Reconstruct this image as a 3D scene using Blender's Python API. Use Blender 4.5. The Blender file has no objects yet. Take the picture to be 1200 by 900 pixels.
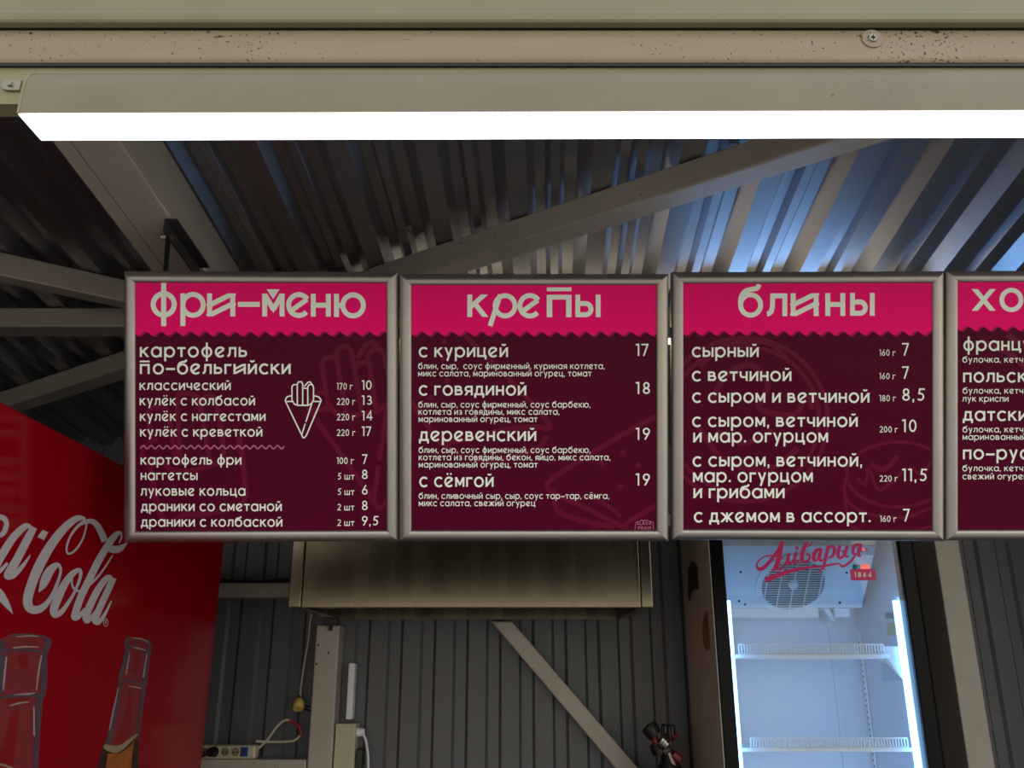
import bpy, bmesh, math, random
from mathutils import Vector, Matrix
random.seed(7)
SC = bpy.context.scene
COL = SC.collection
# ------------------------------------------------------------------ camera, light, exposure
F = 1012.0                       # focal length in pixels of the 1200x900 frame
TH = math.atan(335.0 / F)        # the camera looks up by about 18 degrees
EYE = Vector((0, 0, 1.5))
cam_d = bpy.data.cameras.new('camera')
cam_d.sensor_width = 36.0
cam_d.lens = 36.0 * F / 1200.0
cam_d.clip_start = 0.05
cam = bpy.data.objects.new('camera', cam_d)
cam.location = EYE
cam.rotation_euler = (math.pi / 2 + TH, 0, 0)
COL.objects.link(cam)
SC.camera = cam
SC.view_settings.view_transform = 'Standard'
SC.view_settings.look = 'None'
SC.view_settings.gamma = 1
SC.view_settings.use_curve_mapping = False
SC.view_settings.exposure = 0.0
LAMP_E = 6.0
LED_E = 11.0
SKY_E = 1.9
ADDED_HEADER_E = 12.0
REAR_LAMP_E = 6.5
world = bpy.data.worlds.new('overcast_sky')
SC.world = world
world.use_nodes = True
wn = world.node_tree
wn.nodes.clear()
w_out = wn.nodes.new('ShaderNodeOutputWorld')
w_bg = wn.nodes.new('ShaderNodeBackground')
w_tc = wn.nodes.new('ShaderNodeTexCoord')
w_sx = wn.nodes.new('ShaderNodeSeparateXYZ')
w_rp = wn.nodes.new('ShaderNodeValToRGB')
w_mr = wn.nodes.new('ShaderNodeMapRange')
w_mr.inputs['From Min'].default_value = -0.2
w_mr.inputs['From Max'].default_value = 1.0
wn.links.new(w_tc.outputs['Generated'], w_sx.inputs[0])
wn.links.new(w_sx.outputs['Z'], w_mr.inputs['Value'])
wn.links.new(w_mr.outputs[0], w_rp.inputs[0])
e = w_rp.color_ramp.elements
e[0].position = 0.0; e[0].color = (0.62, 0.58, 0.48, 1)      # hedges and houses near the horizon
e[1].position = 1.0; e[1].color = (0.40, 0.45, 0.50, 1)
k = e.new(0.30); k.color = (0.80, 0.76, 0.66, 1)
k = e.new(0.42); k.color = (0.80, 0.80, 0.78, 1)
w_bg.inputs['Strength'].default_value = SKY_E
w_mx = wn.nodes.new('ShaderNodeMapRange')      # brighter toward the open side at the right
w_mx.inputs['From Min'].default_value = -1; w_mx.inputs['From Max'].default_value = 1
w_mx.inputs['To Min'].default_value = 0.55; w_mx.inputs['To Max'].default_value = 1.45
wn.links.new(w_sx.outputs['X'], w_mx.inputs['Value'])
w_mu = wn.nodes.new('ShaderNodeVectorMath'); w_mu.operation = 'SCALE'
wn.links.new(w_rp.outputs[0], w_mu.inputs[0]); wn.links.new(w_mx.outputs[0], w_mu.inputs['Scale'])
wn.links.new(w_mu.outputs[0], w_bg.inputs['Color'])
wn.links.new(w_bg.outputs[0], w_out.inputs['Surface'])

# ------------------------------------------------------------------ picture geometry helpers
CT, ST = math.cos(TH), math.sin(TH)
def ray(px, py):
    r, u = px - 600.0, 450.0 - py
    return Vector((r, F * CT - u * ST, F * ST + u * CT))
def at_y(px, py, y):
    d = ray(px, py); return EYE + d * (y / d.y)
def at_x(px, py, x):
    d = ray(px, py); return EYE + d * (x / d.x)
def at_plane(px, py, o, n):
    d = ray(px, py); return EYE + d * ((o - EYE).dot(n) / d.dot(n))
def zy(py, y):
    return at_y(600, py, y).z
ROOF_S = math.tan(math.radians(6.36))
ROOF_Z = 2.56
def roof_z(y): return ROOF_Z - ROOF_S * (y - 1.0)
ROOF_N = Vector((0, ROOF_S, 1)).normalized()
def on_roof(px, py): return at_plane(px, py, Vector((0, 1, ROOF_Z)), ROOF_N)

# ------------------------------------------------------------------ materials
def lin(c):
    return tuple(((v / 255.0) / 12.92 if v / 255.0 <= 0.04045 else ((v / 255.0 + 0.055) / 1.055) ** 2.4) for v in c) + (1.0,)
def mat(name, rgb, rough=0.5, metal=0.0, vary=0.0, vscale=8.0, bump=0.0, bscale=60.0, emit=0.0, stretch=(1, 1, 1), spec=0.5,
        speck=None, coat=0.0, rvary=0.0):
    m = bpy.data.materials.new(name)
    m.use_nodes = True
    nt = m.node_tree
    b = nt.nodes['Principled BSDF']
    c = lin(rgb)
    b.inputs['Base Color'].default_value = c
    b.inputs['Roughness'].default_value = rough
    b.inputs['Metallic'].default_value = metal
    b.inputs['Specular IOR Level'].default_value = spec
    b.inputs['Coat Weight'].default_value = coat
    b.inputs['Coat Roughness'].default_value = 0.08
    tc = mp = None
    if vary or bump or speck or rvary:
        tc = nt.nodes.new('ShaderNodeTexCoord')
        mp = nt.nodes.new('ShaderNodeMapping')
        mp.inputs['Scale'].default_value = stretch
        nt.links.new(tc.outputs['Object'], mp.inputs[0])
    col = None
    if vary or rvary:
        nz = nt.nodes.new('ShaderNodeTexNoise')
        nz.inputs['Scale'].default_value = vscale
        nz.inputs['Detail'].default_value = 5
        nt.links.new(mp.outputs[0], nz.inputs['Vector'])
        if vary:
            r = nt.nodes.new('ShaderNodeValToRGB')
            r.color_ramp.elements[0].position = 0.3
            r.color_ramp.elements[1].position = 0.7
            r.color_ramp.elements[0].color = tuple(v * (1 - vary) for v in c[:3]) + (1,)
            r.color_ramp.elements[1].color = tuple(min(1, v * (1 + vary)) for v in c[:3]) + (1,)
            nt.links.new(nz.outputs['Fac'], r.inputs[0])
            col = r.outputs[0]
        if rvary:
            q = nt.nodes.new('ShaderNodeMapRange')
            q.inputs['From Min'].default_value = 0.3
            q.inputs['From Max'].default_value = 0.7
            q.inputs['To Min'].default_value = max(0.02, rough - rvary)
            q.inputs['To Max'].default_value = rough + rvary
            nt.links.new(nz.outputs['Fac'], q.inputs['Value'])
            nt.links.new(q.outputs[0], b.inputs['Roughness'])
    if speck:                                   # (scale, threshold, colour): specks of dirt
        n2 = nt.nodes.new('ShaderNodeTexNoise'); n2.inputs['Scale'].default_value = speck[0]; n2.inputs['Detail'].default_value = 2
        n3 = nt.nodes.new('ShaderNodeTexNoise'); n3.inputs['Scale'].default_value = 4.0
        nt.links.new(tc.outputs['Object'], n2.inputs['Vector']); nt.links.new(tc.outputs['Object'], n3.inputs['Vector'])
        ml = nt.nodes.new('ShaderNodeMath'); ml.operation = 'MULTIPLY_ADD'; ml.inputs[1].default_value = 0.35
        nt.links.new(n3.outputs['Fac'], ml.inputs[0]); nt.links.new(n2.outputs['Fac'], ml.inputs[2])
        cr = nt.nodes.new('ShaderNodeValToRGB')
        cr.color_ramp.elements[0].position = speck[1]; cr.color_ramp.elements[1].position = speck[1] + 0.03
        nt.links.new(ml.outputs[0], cr.inputs[0])
        mx = nt.nodes.new('ShaderNodeMixRGB')
        nt.links.new(cr.outputs[0], mx.inputs[0])
        if col: nt.links.new(col, mx.inputs[1])
        else: mx.inputs[1].default_value = c
        mx.inputs[2].default_value = lin(speck[2])
        col = mx.outputs[0]
    if col: nt.links.new(col, b.inputs['Base Color'])
    if bump:
        nb = nt.nodes.new('ShaderNodeTexNoise'); nb.inputs['Scale'].default_value = bscale
        nt.links.new(mp.outputs[0], nb.inputs['Vector'])
        bp = nt.nodes.new('ShaderNodeBump'); bp.inputs['Strength'].default_value = bump; bp.inputs['Distance'].default_value = 0.01
        nt.links.new(nb.outputs['Fac'], bp.inputs['Height']); nt.links.new(bp.outputs[0], b.inputs['Normal'])
    if emit:
        b.inputs['Emission Color'].default_value = c
        b.inputs['Emission Strength'].default_value = emit
    return m
M = dict(
    galv=mat('galvanised_sheet', (170, 171, 178), 0.36, 0.95),
    wall=mat('grey_painted_sheet', (88, 88, 92), 0.42, 0.0, vary=0.08, vscale=4, bump=0.03, bscale=6),
    beam=mat('beige_painted_steel', (172, 162, 150), 0.30, 0.0, vary=0.06, vscale=10, bump=0.05, bscale=40, speck=(120, 0.93, (70, 60, 50))),
    lintel=mat('cream_painted_profile', (128, 122, 98), 0.42, 0.0, vary=0.05, vscale=6),
    rail=mat('cream_painted_rail', (142, 128, 106), 0.40, 0.0, vary=0.07, vscale=5, stretch=(1, 1, 8), speck=(190, 0.86, (52, 44, 38))),
    plate=mat('pale_green_cream_plate', (136, 132, 100), 0.5, 0.0, vary=0.04),
    lamphouse=mat('lamp_housing_paint', (124, 114, 96), 0.45, 0.0, vary=0.05, vscale=12, speck=(150, 0.95, (80, 66, 50))),
    lampcap=mat('lamp_end_cap_plastic', (140, 130, 104), 0.5),
    diffuser=mat('lamp_diffuser', (244, 247, 255), 0.4, emit=LAMP_E),
    alu=mat('satin_aluminium', (170, 163, 158), 0.44, 1.0, vary=0.04, vscale=30),
    pink=mat('menu_pink', (246, 0, 116), 0.35, spec=0.10),
    pinkdark=mat('menu_pink_dark', (170, 0, 66), 0.35, spec=0.15),
    maroon=mat('menu_maroon', (80, 0, 36), 0.33, spec=0.08),
    maroonl=mat('menu_maroon_drawing', (99, 0, 43), 0.33, spec=0.15),
    cream=mat('menu_lettering_cream', (236, 243, 232), 0.5, spec=0.2),
    mauve=mat('menu_wavy_line_mauve', (176, 92, 126), 0.5),
    blacksteel=mat('black_steel', (26, 24, 26), 0.4, 0.3),
    screw=mat('zinc_screw', (150, 144, 130), 0.4, 0.9),
    red=mat('red_decal_film', (126, 0, 18), 0.14, 0.0, spec=0.1),
    white=mat('white_print', (166, 160, 164), 0.4, spec=0.2),
    steel=mat('brushed_stainless', (120, 111, 95), 0.26, 1.0, vary=0.04, vscale=2.5, stretch=(6, 1, 0.2), rvary=0.05),
    dark=mat('dark_interior', (22, 20, 20), 0.7),
    fridgeblk=mat('black_fridge_frame', (9, 9, 11), 0.3, spec=0.1),
    fridgein=mat('fridge_liner_white', (206, 216, 226), 0.45),
    fridgeside=mat('fridge_side_print', (186, 166, 146), 0.4, vary=0.12, vscale=3),
    led=mat('fridge_led', (112, 184, 255), 0.4, emit=LED_E),
    whiteplastic=mat('white_plastic', (226, 230, 232), 0.4),
    creamplastic=mat('cream_plastic', (186, 178, 152), 0.45),
    yellowplug=mat('yellowed_plug', (206, 180, 96), 0.45),
    blackplastic=mat('black_plastic', (14, 14, 15), 0.4),
    chrome=mat('chrome', (130, 126, 122), 0.2, 1.0),
    redplastic=mat('red_plastic', (110, 4, 10), 0.35),
    floor=mat('concrete_paving', (176, 170, 160), 0.8, vary=0.15, vscale=3, bump=0.2),
    inner_floor=mat('dark_vinyl_floor', (70, 62, 58), 0.5, vary=0.1, vscale=3),
    logo=mat('magenta_print', (206, 24, 104), 0.4),
    grille=mat('fan_opening_grey', (96, 104, 106), 0.6),
)
def glass():
    m = bpy.data.materials.new('clear_door_glass'); m.use_nodes = True
    nt = m.node_tree; nt.nodes.clear()
    o = nt.nodes.new('ShaderNodeOutputMaterial'); t = nt.nodes.new('ShaderNodeBsdfTransparent'); g = nt.nodes.new('ShaderNodeBsdfGlossy')
    fr = nt.nodes.new('ShaderNodeFresnel'); fr.inputs[0].default_value = 1.45
    g.inputs['Roughness'].default_value = 0.02
    t.inputs[0].default_value = (0.95, 0.97, 0.98, 1)
    mx = nt.nodes.new('ShaderNodeMixShader')
    nt.links.new(fr.outputs[0], mx.inputs[0]); nt.links.new(t.outputs[0], mx.inputs[1]); nt.links.new(g.outputs[0], mx.inputs[2])
    nt.links.new(mx.outputs[0], o.inputs[0])
    return m
M['glass'] = glass()
nt = M['steel'].node_tree
b_ = nt.nodes['Principled BSDF']; b_.inputs['Anisotropic'].default_value = .8; b_.inputs['Anisotropic Rotation'].default_value = 0.0
tg_ = nt.nodes.new('ShaderNodeTangent'); tg_.direction_type = 'RADIAL'; tg_.axis = 'Z'
nt.links.new(tg_.outputs[0], b_.inputs['Tangent'])

# ------------------------------------------------------------------ mesh helpers
def bx(bm, x0, x1, y0, y1, z0, z1):
    vs = [bm.verts.new(p) for p in ((x0, y0, z0), (x1, y0, z0), (x1, y1, z0), (x0, y1, z0), (x0, y0, z1), (x1, y0, z1), (x1, y1, z1), (x0, y1, z1))]
    for f in ((0, 3, 2, 1), (4, 5, 6, 7), (0, 1, 5, 4), (1, 2, 6, 5), (2, 3, 7, 6), (3, 0, 4, 7)):
        bm.faces.new([vs[i] for i in f])
def hexa(bm, p):
    vs = [bm.verts.new(q) for q in p]
    for f in ((0, 3, 2, 1), (4, 5, 6, 7), (0, 1, 5, 4), (1, 2, 6, 5), (2, 3, 7, 6), (3, 0, 4, 7)):
        bm.faces.new([vs[i] for i in f])
def prism(bm, prof, x0, x1):                 # a (y, z) outline drawn along X
    a = [bm.verts.new((x0, y, z)) for y, z in prof]
    b = [bm.verts.new((x1, y, z)) for y, z in prof]
    n = len(prof)
    for i in range(n):
        bm.faces.new((a[i], a[(i + 1) % n], b[(i + 1) % n], b[i]))
    bm.faces.new(a[::-1]); bm.faces.new(b)
def prism_dir(bm, outline, vec):             # a planar 3-D outline drawn along vec
    a = [bm.verts.new(p) for p in outline]
    b = [bm.verts.new(Vector(p) + Vector(vec)) for p in outline]
    n = len(a)
    for i in range(n):
        bm.faces.new((a[i], a[(i + 1) % n], b[(i + 1) % n], b[i]))
    bm.faces.new(a[::-1]); bm.faces.new(b)
def frame_of(d):
    d = d.normalized()
    a = Vector((0, 0, 1)) if abs(d.z) < 0.9 else Vector((1, 0, 0))
    u = d.cross(a).normalized()
    return u, d.cross(u).normalized()
def tube(bm, pts, r, n=10, radii=None):
    pts = [Vector(p) for p in pts]
    rings = []
    for i, p in enumerate(pts):
        d = (pts[min(i + 1, len(pts) - 1)] - pts[max(i - 1, 0)])
        u, v = frame_of(d)
        if rings and u.dot(lu) < 0: u, v = -u, -v
        lu = u
        rr = radii[i] if radii else r
        rings.append([bm.verts.new(p + (u * math.cos(t) + v * math.sin(t)) * rr) for t in [2 * math.pi * k / n for k in range(n)]])
    for a, b in zip(rings, rings[1:]):
        for k in range(n):
            bm.faces.new((a[k], a[(k + 1) % n], b[(k + 1) % n], b[k]))
    bm.faces.new(rings[0][::-1]); bm.faces.new(rings[-1])
def cyl(bm, p, q, r0, r1=None, n=20): tube(bm, [p, q], r0, n, [r0, r0 if r1 is None else r1])
def lathe(bm, prof, cx, cy, n=28):           # (r, z) about a vertical axis
    rings = [[bm.verts.new((cx + r * math.cos(2 * math.pi * k / n), cy + r * math.sin(2 * math.pi * k / n), z)) for k in range(n)] for r, z in prof]
    for a, b in zip(rings, rings[1:]):
        for k in range(n): bm.faces.new((a[k], a[(k + 1) % n], b[(k + 1) % n], b[k]))
    bm.faces.new(rings[0][::-1]); bm.faces.new(rings[-1])
def smooth_pts(pts, per=6):                  # Catmull-Rom through tuples of any length
    P = [pts[0]] + list(pts) + [pts[-1]]
    out = []
    for i in range(1, len(P) - 2):
        for k in range(per):
            t = k / per
            out.append(tuple(0.5 * (2 * b + (c - a) * t + (2 * a - 5 * b + 4 * c - d) * t * t + (3 * b - a - 3 * c + d) * t ** 3)
                             for a, b, c, d in zip(P[i - 1], P[i], P[i + 1], P[i + 2])))
    out.append(tuple(pts[-1]))
    return out
def obj(name, bm, material, parent=None, local=False, bevel=0.0, smooth=False, solid=0.0):
    bmesh.ops.remove_doubles(bm, verts=bm.verts, dist=1e-7) if smooth else None
    if not solid and len(bm.faces): bmesh.ops.recalc_face_normals(bm, faces=bm.faces)
    me = bpy.data.meshes.new(name)
    o = bpy.data.objects.new(name, me)
    COL.objects.link(o)
    if parent is not None:
        o.parent = parent
        if not local:
            root = parent
            while root.parent: root = root.parent
            bm.transform(root.matrix_basis.inverted())
    else:
        xs = [v.co for v in bm.verts]
        c = Vector(((min(v.x for v in xs) + max(v.x for v in xs)) / 2, (min(v.y for v in xs) + max(v.y for v in xs)) / 2, min(v.z for v in xs)))
        bm.transform(Matrix.Translation(-c))
        o.location = c
    bm.to_mesh(me); bm.free()
    me.materials.append(material)
    if smooth:
        for p in me.polygons: p.use_smooth = True
        me.set_sharp_from_angle(angle=math.radians(38))
    if solid:
        s = o.modifiers.new('thickness', 'SOLIDIFY'); s.thickness = solid; s.offset = 1
    if bevel:
        b = o.modifiers.new('edges', 'BEVEL'); b.width = bevel; b.segments = 2; b.limit_method = 'ANGLE'
    return o
def thing(name, label, cat, loc=(0, 0, 0), rot=(0, 0, 0), group=None):
    o = bpy.data.objects.new(name, None)
    o.empty_display_size = 0.1
    COL.objects.link(o)
    o.location = loc; o.rotation_euler = rot
    o.matrix_basis = Matrix.Translation(Vector(loc)) @ __import__('mathutils').Euler(rot).to_matrix().to_4x4()
    o['label'] = label; o['category'] = cat
    if group: o['group'] = group
    return o
def tag(o, label, cat, group=None):
    o['label'] = label; o['category'] = cat
    if group: o['group'] = group
    return o
def struct(o): o['kind'] = 'structure'; return o
NB = bmesh.new

# ------------------------------------------------------------------ the setting
bm = NB(); bx(bm, -9, 9, -8, 1.1, -0.1, 0)
struct(obj('trim_6', bm, M['floor']))          # paving in front of the kiosk
bm = NB(); bx(bm, -9, 9, 1.1, 5, -0.1, 0)
struct(obj('floor', bm, M['inner_floor']))
WALL_Y = 3.2
WX0, WX1 = -1.9, 2.35
# roof of trapezoid sheet, sloping down to the rear
PR = [(0, 0), (.042, 0), (.058, .034), (.082, .034), (.094, .017), (.112, .017), (.122, .034), (.150, .034), (.180, 0)]
bm = NB()
SK = 0.0405
y0, y1 = 1.06, WALL_Y + 0.15
line = []
ph_ = on_roof(856, 311); ph_ = ph_.x - SK * (ph_.y - y0)
x = ph_ - .18 * math.ceil((ph_ + 2.5) / .18)
while x < 3.0:
    for dx, dz in PR[:-1]: line.append((x + dx, dz))
    x += 0.18
NY = 6
rows = []
for j in range(NY + 1):
    y = y0 + (y1 - y0) * j / NY
    rows.append([bm.verts.new((px_ + SK * (y - y0), y, roof_z(y) + dz)) for px_, dz in line])
for a, b in zip(rows, rows[1:]):
    for i in range(len(line) - 1): bm.faces.new((a[i], b[i], b[i + 1], a[i + 1]))
struct(obj('ceiling', bm, M['galv'], solid=0.0015))
# rear wall of ribbed sheet
def ribbed(xa, xb, pitch, prof, put):
    pts = []
    t = xa
    while t < xb:
        for d, h in prof:
            if t + d <= xb: pts.append((t + d, h))
        t += pitch
    pts.append((xb, 0))
    bm = NB()
    lo = [bm.verts.new(put(s, h, 0)) for s, h in pts]
    hi = [bm.verts.new(put(s, h, 1)) for s, h in pts]
    for i in range(len(pts) - 1): bm.faces.new((lo[i], lo[i + 1], hi[i + 1], hi[i]))
    return bm
C8 = [(0, 0), (.060, 0), (.070, .011), (.106, .011)]
struct(obj('wall_back', ribbed(WX0, WX1, .1165, C8, lambda s, h, t: (s, WALL_Y + h, 0 if t == 0 else roof_z(WALL_Y) + .036)), M['wall'], solid=-0.001))
struct(obj('wall_left', ribbed(1.1, WALL_Y, .1165, C8, lambda s, h, t: (WX0 - h, s, 0 if t == 0 else roof_z(s) - 0.0)), M['wall'], solid=0.001))
struct(obj('wall_right', ribbed(1.9, WALL_Y, .1165, C8, lambda s, h, t: (WX1 + h, s, 0 if t == 0 else roof_z(s) - 0.0)), M['wall'], solid=-0.001))
# lintel over the serving opening: three horizontal profiles
Y3 = 1.062; YR = 1.054; YT = 1.040
z24 = zy(24.5, YT)
z12 = zy(12, YT)
bm = NB()
prism(bm, [(YT + .004, 2.78), (YT + .004, z12 + .004), (YT + .001, z12), (YT - .002, (z12 + z24) / 2 + .003), (YT, z24 + .003), (YT + .003, z24), (YT + .06, z24), (YT + .06, 2.78)], WX0 - .2, WX1 + .2)
struct(obj('trim_1', bm, M['lintel'], smooth=False))
za, zb = zy(34, YR), zy(72.5, YR)
bm = NB()
prism(bm, [(YR + .003, za), (YR, za - .004), (YR - .0008, (za + zb) / 2 + .008), (YR - .0012, (za + zb) / 2 - .006), (YR - .0012, zb + .008), (YR - .0006, zb + .003), (YR + .002, zb), (YR + .05, zb), (YR + .05, za)], WX0 - .2, WX1 + .2)
o_rail = struct(obj('trim_2', bm, M['rail'], smooth=True))
def on_rail(bmx): return bmx
c = at_y(1022, 46, YR - .001)
bm = NB(); cyl(bm, c + Vector((0, .004, 0)), c + Vector((0, -.002, 0)), .0165, .0155, 26)
w = obj('washer', bm, M['rail'], o_rail)
bm = NB(); cyl(bm, c + Vector((0, -.001, 0)), c + Vector((0, -.0045, 0)), .0085, .006, 20)
s = obj('screw', bm, M['screw'], o_rail)
bm = NB()
bx(bm, c.x - .0035, c.x + .0035, c.y - .0052, c.y - .003, c.z - .0009, c.z + .0009)
bx(bm, c.x - .0009, c.x + .0009, c.y - .0052, c.y - .003, c.z - .0035, c.z + .0035)
obj('screw_slot', bm, M['dark'], s)
zc = zy(122, Y3)
bm = NB(); bx(bm, WX0 - .2, WX1 + .2, Y3, Y3 + .03, zc, zb + .0005)
struct(obj('trim_3', bm, M['plate']))

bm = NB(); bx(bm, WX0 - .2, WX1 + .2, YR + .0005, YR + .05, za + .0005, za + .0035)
struct(obj('trim_4', bm, M['blackplastic']))  # black strip stands in for the dark gap above the rail
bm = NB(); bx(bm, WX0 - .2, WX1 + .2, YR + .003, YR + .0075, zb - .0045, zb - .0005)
struct(obj('trim_5', bm, M['blackplastic']))  # black strip stands in for the dark gap below the rail

# ------------------------------------------------------------------ lamp under the lintel
LX0, LX1 = -.674, .88
ZL = zy(131, 1.0)
lamp = thing('strip_lamp', 'long lit white strip lamp fixed under the cream lintel', 'lamp', ((LX0 + LX1) / 2, 1.03, ZL), (0, math.radians(-.2), 0))
LP = [(1.0, ZL + .001), (1.0, ZL + .040), (1.002, ZL + .055), (1.009, ZL + .070), (1.019, ZL + .080), (1.031, ZL + .086), (1.0615, ZL + .086), (1.0615, ZL + .001)]
cl = (LX0 + LX1) / 2
def lampmesh(prof, xa, xb):
    b = NB(); prism(b, [(y - 1.03, z - ZL) for y, z in prof], xa - cl, xb - cl); return b
obj('housing', lampmesh(LP, LX0 + .003, LX1 - .003), M['lamphouse'], lamp, local=True, smooth=True)
grow = [(1.03 + (y - 1.03) * 1.03, z + (.001 if z > ZL + .03 else -.001)) for y, z in LP[:-2]] + [(1.0616, ZL + .087), (1.0616, ZL)]
for xa, xb in ((LX0, LX0 + .003), (LX1 - .003, LX1)):
    obj('end_cap', lampmesh(grow, xa, xb), M['lampcap'], lamp, local=True)
obj('diffuser', lampmesh([(1.001, ZL), (1.0615, ZL), (1.0615, ZL - .001), (1.002, ZL - .001)], LX0 + .002, LX1 - .002), M['diffuser'], lamp, local=True)
a = at_y(22, 101, Y3 - .001)
bm = NB()
oc = []
for k in range(9):
    t = math.pi / 2 + math.pi * k / 8
    oc.append((a.x - .012 + .012 * math.cos(t), Y3 - .0005, a.z + .009 * math.sin(t)))
oc += [(a.x + .004, Y3 - .0005, a.z - .009), (a.x + .004, Y3 - .0005, a.z + .009)]
prism_dir(bm, oc, (0, -.004, 0))
tab = obj('mounting_tab', bm, M['screw'], lamp)
bm = NB(); cyl(bm, (a.x - .010, Y3 - .004, a.z), (a.x - .010, Y3 - .008, a.z), .005, .003, 14)
obj('screw', bm, M['screw'], tab)

# ------------------------------------------------------------------ roof frame of painted tubes
def beam(p, q, wid, hgt, label, name='roof_beam', group=None, lift=0.0, material='beam'):
    p, q = Vector(p), Vector(q)
    d = (q - p).normalized()
    back = Vector((-d.y, d.x, 0)).normalized()
    if back.y < 0 or (abs(back.y) < .05 and back.x < 0): back = -back
    dn = Vector((0, 0, -hgt))
    p = p + Vector((0, 0, lift)); q = q + Vector((0, 0, lift))
    bk = back * wid
    slope = Vector((0, 0, 0))
    bm = NB()
    hexa(bm, [p + dn, q + dn, q + bk + dn, p + bk + dn, p, q, q + bk, p + bk])
    return tag(obj(name, bm, M[material], bevel=.004), label, 'beam', group)
pD0, pD1 = on_roof(0, 458), on_roof(884, 160)
dD = pD1 - pD0
def line_ext(p, d, x): return p + d * ((x - p.x) / d.x)
DZ = Vector((0, 0, -.004))
# rafter, running from the lintel to the rear
pr0 = on_roof(192, 163); pr1 = on_roof(273, 300)
dr = (pr1 - pr0)
RH, RW = .125, .088
yB = on_roof(300, 359).y
ra = pr0 + dr * ((1.11 - pr0.y) / dr.y); rb = pr0 + dr * ((yB - .002 - pr0.y) / dr.y)
bm = NB()
lf = Vector((-RW, 0, 0)); dn = Vector((0, 0, -RH))
ra += DZ; rb += DZ
hexa(bm, [ra + lf + dn, ra + dn, rb + dn, rb + lf + dn, ra + lf, ra, rb, rb + lf])
rafter = tag(obj('roof_rafter', bm, M['beam'], bevel=.004), 'wide beige rafter under the roof running back to the left menu board', 'beam')
bm = NB()
hexa(bm, [ra + lf + dn + Vector((-.03, 0, 0)), ra + lf + dn, rb + lf + dn, rb + lf + dn + Vector((-.03, 0, 0)),
          ra + lf + dn + Vector((-.03, 0, .03)), ra + lf + dn + Vector((0, 0, .03)), rb + lf + dn + Vector((0, 0, .03)), rb + lf + dn + Vector((-.03, 0, .03))])
eb = obj('edge_strip', bm, M['beam'], rafter)
# diagonal brace
beam(line_ext(pD0, dD, -1.86) + DZ, line_ext(pD0, dD, 1.16) + DZ, .062, .060, 'long beige diagonal brace crossing the roof from lower left to upper right', 'roof_brace')
pA0, pA1 = on_roof(0, 293), on_roof(143, 325)
dA = pA1 - pA0
beam(line_ext(pA0, dA, -1.86) + DZ, line_ext(pA0, dA, rb.x - RW - .04) + DZ, .05, .060, 'short beige brace at upper left sloping down toward the left menu board', 'roof_brace')
pB = on_roof(70, 359)
beam((-1.88, pB.y, pB.z - .004), (2.3, pB.y, pB.z - .004), .075, .055, 'level beige cross beam left of the left menu board, between two sloping braces', 'roof_beam')

# second strip lamp under the cross beam, its light seen in the gaps between the boards
ry = pB.y + .035; rz = pB.z - .060
l2 = thing('strip_lamp', 'lit white strip lamp behind the menu boards, glimpsed in the gaps between them', 'lamp', (.15, ry, rz))
bm = NB(); bx(bm, -.43, 1.07, ry - .03, ry + .03, rz - .012, rz); obj('housing', bm, M['lamphouse'], l2, bevel=.002)
bm = NB(); prism(bm, [(ry + .029 * math.cos(math.pi + math.pi * i / 10), rz - .012 + .022 * math.sin(math.pi + math.pi * i / 10)) for i in range(11)], -.425, 1.065)
obj('diffuser', bm, mat('rear_lamp_diffuser', (255, 234, 200), .4, emit=REAR_LAMP_E), l2, smooth=True)
for xx in (-.43, 1.07):
    bm = NB(); bx(bm, xx - .003, xx + .003, ry - .031, ry + .031, rz - .036, rz); obj('end_cap', bm, M['lampcap'], l2)

# ------------------------------------------------------------------ lettering: a monoline geometric alphabet
H = .105; W2 = .21
def arc(cx, cy, rx, ry, a0, a1, n=None):
    n = n or max(4, int(abs(a1 - a0) / 13))
    return [(cx + rx * math.cos(math.radians(a0 + (a1 - a0) * i / n)), cy + ry * math.sin(math.radians(a0 + (a1 - a0) * i / n))) for i in range(n + 1)]
R = .445
def O(cx=.55): return ('C', arc(cx, .5, R, R + .01, 0, 360, 30)[:-1])
def S(x, a=0, b=1): return ('L', [(x, a), (x, b)])
def L(*p): return ('L', list(p))
def D(*p): return ('D', list(p))                  # a diagonal, cut off at base line and x-height
def dot(x, y, r=.105): return ('P', arc(x, y, r, r, 0, 360, 10)[:-1])
BREVE = lambda x: ('N', arc(x, 1.40, .20, .17, 200, 340, 6))
SP = lambda pts: ('L', smooth_pts(pts, 4))
E_ = [('L', arc(.55, .5, R, R + .01, 34, 318)), L((.55 + R * .80, .5 + R * .56), (.55 - R * .80, .5 - R * .60))]
def mirrorless(): pass
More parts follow.
